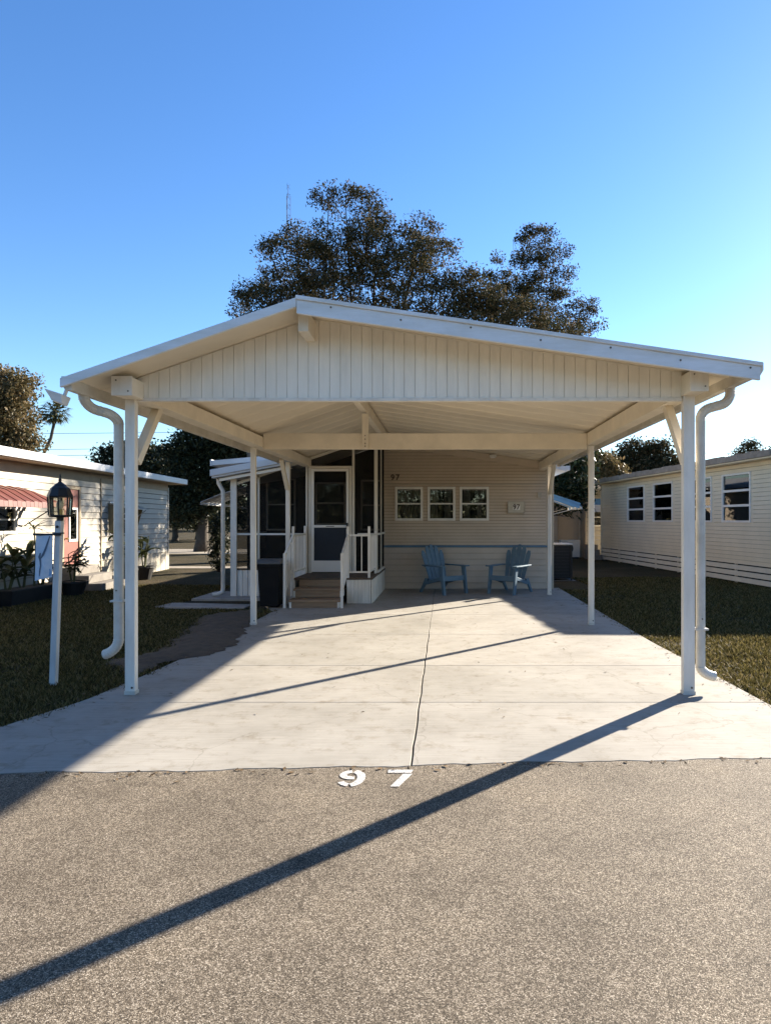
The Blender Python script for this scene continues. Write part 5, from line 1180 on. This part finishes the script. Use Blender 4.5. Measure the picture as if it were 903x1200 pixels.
# ------------------------------------------------------------------ lawn grass (uncountable)
def grass(name, label, inside, bounds, n_, seed, hmin=0.025, hmax=0.06):
    rs = np.random.RandomState(seed); x0, x1, y0, y1 = bounds
    # denser near the camera
    y = y0 + (y1 - y0) * rs.uniform(0, 1, n_ * 3) ** 1.7; x = rs.uniform(x0, x1, n_ * 3)
    bare = np.sin(x * 1.9 + np.sin(y * 2.3) * 1.5) * np.sin(y * 1.5 + np.sin(x * 1.3) * 2)
    keep = inside(x, y) & (rs.uniform(0, 1, len(x)) < np.clip(1.05 - 1.3 * np.clip(bare - 0.45, 0, 1), 0.1, 1)); x = x[keep][:n_]; y = y[keep][:n_]; k = len(x)
    pat = np.sin(x * 2.3 + np.sin(y * 1.7) * 2) * np.sin(y * 2.9 + np.sin(x * 3.1)) * 0.5 + 0.5
    h = rs.uniform(hmin, hmax, k) * (0.55 + 0.6 * pat); w_ = 0.005 + 0.0009 * y; a = rs.uniform(0, math.pi, k)
    lean = rs.normal(0, 0.6, (k, 2)) * h[:, None]
    V = np.empty((k, 3, 3)); dx = np.cos(a) * w_; dy = np.sin(a) * w_
    V[:, 0] = np.stack([x - dx, y - dy, np.full(k, -0.035)], 1); V[:, 1] = np.stack([x + dx, y + dy, np.full(k, -0.035)], 1)
    V[:, 2] = np.stack([x + lean[:, 0], y + lean[:, 1], -0.03 + h], 1)
    o = link(name, fast_mesh(name, V.reshape(-1, 3), np.arange(k * 3).reshape(-1, 3), 'grass_blade')); stuff(o); o['label'] = label; o['category'] = 'grass'
DL = np.vectorize(drive_l); DR = np.vectorize(drive_r)
def in_l(x, y):
    edge = DL(np.clip(y, 3.6, 14.2)) + 0.03 + 0.04 * np.sin(y * 9) + 0.03 * np.sin(y * 23 + 1) + 0.02 * np.sin(y * 47)
    return (x < edge) & (y > 4.02 + 0.0556 * x + 0.03) & ~((x > -4.8) & (y > 11.0)) & ~((x < -7.5) & (y > 10.9) & (y < 13)) & (x > -7.9)
def in_r(x, y):
    edge = DR(np.clip(y, 3.6, 14.2)) - 0.03 + 0.04 * np.sin(y * 8) + 0.03 * np.sin(y * 21 + 2) + 0.02 * np.sin(y * 43)
    return (x > edge) & (y > 4.02 + 0.0556 * x + 0.03) & (x < 7.2 - 0.118 * (y - 14.3)) & ~((x < 3.35) & (y > 14.0))
grass('lawn_grass', 'patchy winter grass on the shaded lawn around the lamp post', in_l, (-7.9, -2.6, 3.7, 15), 150000, 3)
grass('lawn_grass', 'patchy winter grass on the lawn between the driveway and the cream house', in_r, (2.4, 8.5, 4.1, 17), 150000, 4)

# ------------------------------------------------------------------ bare soil washing over the drive edge, fallen leaves
mat('soil', (0.10, 0.072, 0.044), 0.95, 0.4, 9, 0.9, 45, color2=(0.055, 0.040, 0.026))
inner = [(6.20, -3.02), (6.6, -2.96), (6.87, -2.90), (7.08, -2.70), (7.4, -2.50), (7.75, -2.50), (8.08, -2.56), (8.7, -2.66), (9.5, -2.82), (10.3, -2.98), (11.0, -3.12)]
def in_x(y):
    for (a, xa), (b, xb) in zip(inner, inner[1:]):
        if y <= b: return xa + (xb - xa) * (y - a) / (b - a)
    return inner[-1][1]
sm = MB(); ny, nx = 90, 14; vs = []
for j in range(ny + 1):
    y = 6.2 + 4.8 * j / ny; e = in_x(y) + 0.025 * math.sin(y * 23) + 0.015 * math.sin(y * 51 + 1) + 0.03 * math.sin(y * 9)
    t_end = min(1.0, 6 * min(j, ny - j) / ny)
    for i in range(nx + 1):
        u = i / nx; x = e - u * 1.0 * t_end
        z = 0.003 + 0.028 * min(1, u * 4) * t_end + 0.006 * math.sin(x * 31 + y * 17) * min(1, u * 3) - (0.075 * max(0, u - 0.55) * 2.2)
        vs.append((x, y, z))
sm.add(vs, [(j * (nx + 1) + i, (j + 1) * (nx + 1) + i, (j + 1) * (nx + 1) + i + 1, j * (nx + 1) + i + 1) for j in range(ny) for i in range(nx)])
struct(sm.build('bare_soil', 'soil', smooth=True))
leaf_mat('dry_leaf', [(0.0, (0.07, 0.045, 0.025)), (0.6, (0.13, 0.085, 0.045)), (1.0, (0.22, 0.15, 0.085))], 0.1, 0.8)
rs = np.random.RandomState(77); P = []
for k in range(900):
    q = rs.uniform()
    if q < 0.30: y = rs.uniform(4.3, 12); x = drive_l(y) + rs.normal(0, 0.12); z = 0.012
    elif q < 0.55: y = rs.uniform(4.6, 13); x = drive_r(y) + rs.normal(0, 0.10); z = 0.012
    elif q < 0.70: x = rs.uniform(-3, 3); y = road_edge(x) - abs(rs.normal(0, 0.05)); z = 0.002
    elif q < 0.80: x = rs.uniform(-2.6, 2.4); y = rs.uniform(4.3, 13.8); z = 0.006
    elif q < 0.92: x = rs.uniform(-7.4, -3.1); y = rs.uniform(5, 14); z = 0.03
    else: x = rs.uniform(2.8, 6.2); y = rs.uniform(5, 14); z = 0.03
    P.append((x, y, z))
P = np.array(P); n_ = len(P); a = rs.uniform(0, 6.283, n_); L = rs.uniform(0.018, 0.05, n_); W_ = L * rs.uniform(0.3, 0.5, n_)
d1 = np.stack([np.cos(a) * L, np.sin(a) * L, rs.uniform(-0.003, 0.012, n_)], 1); d2 = np.stack([-np.sin(a) * W_, np.cos(a) * W_, rs.uniform(0.0, 0.01, n_)], 1)
V = np.empty((n_, 4, 3)); V[:, 0] = P - d1 * 0.5; V[:, 1] = P + d2 * 0.5; V[:, 2] = P + d1 * 0.5; V[:, 3] = P - d2 * 0.5 + np.array([0, 0, 0.004])
fo = link('fallen_leaves', fast_mesh('fallen_leaves', V.reshape(-1, 3), np.arange(n_ * 4).reshape(-1, 4), 'dry_leaf')); stuff(fo); fo['label'] = 'dry fallen leaves scattered along the driveway edges'; fo['category'] = 'leaves'
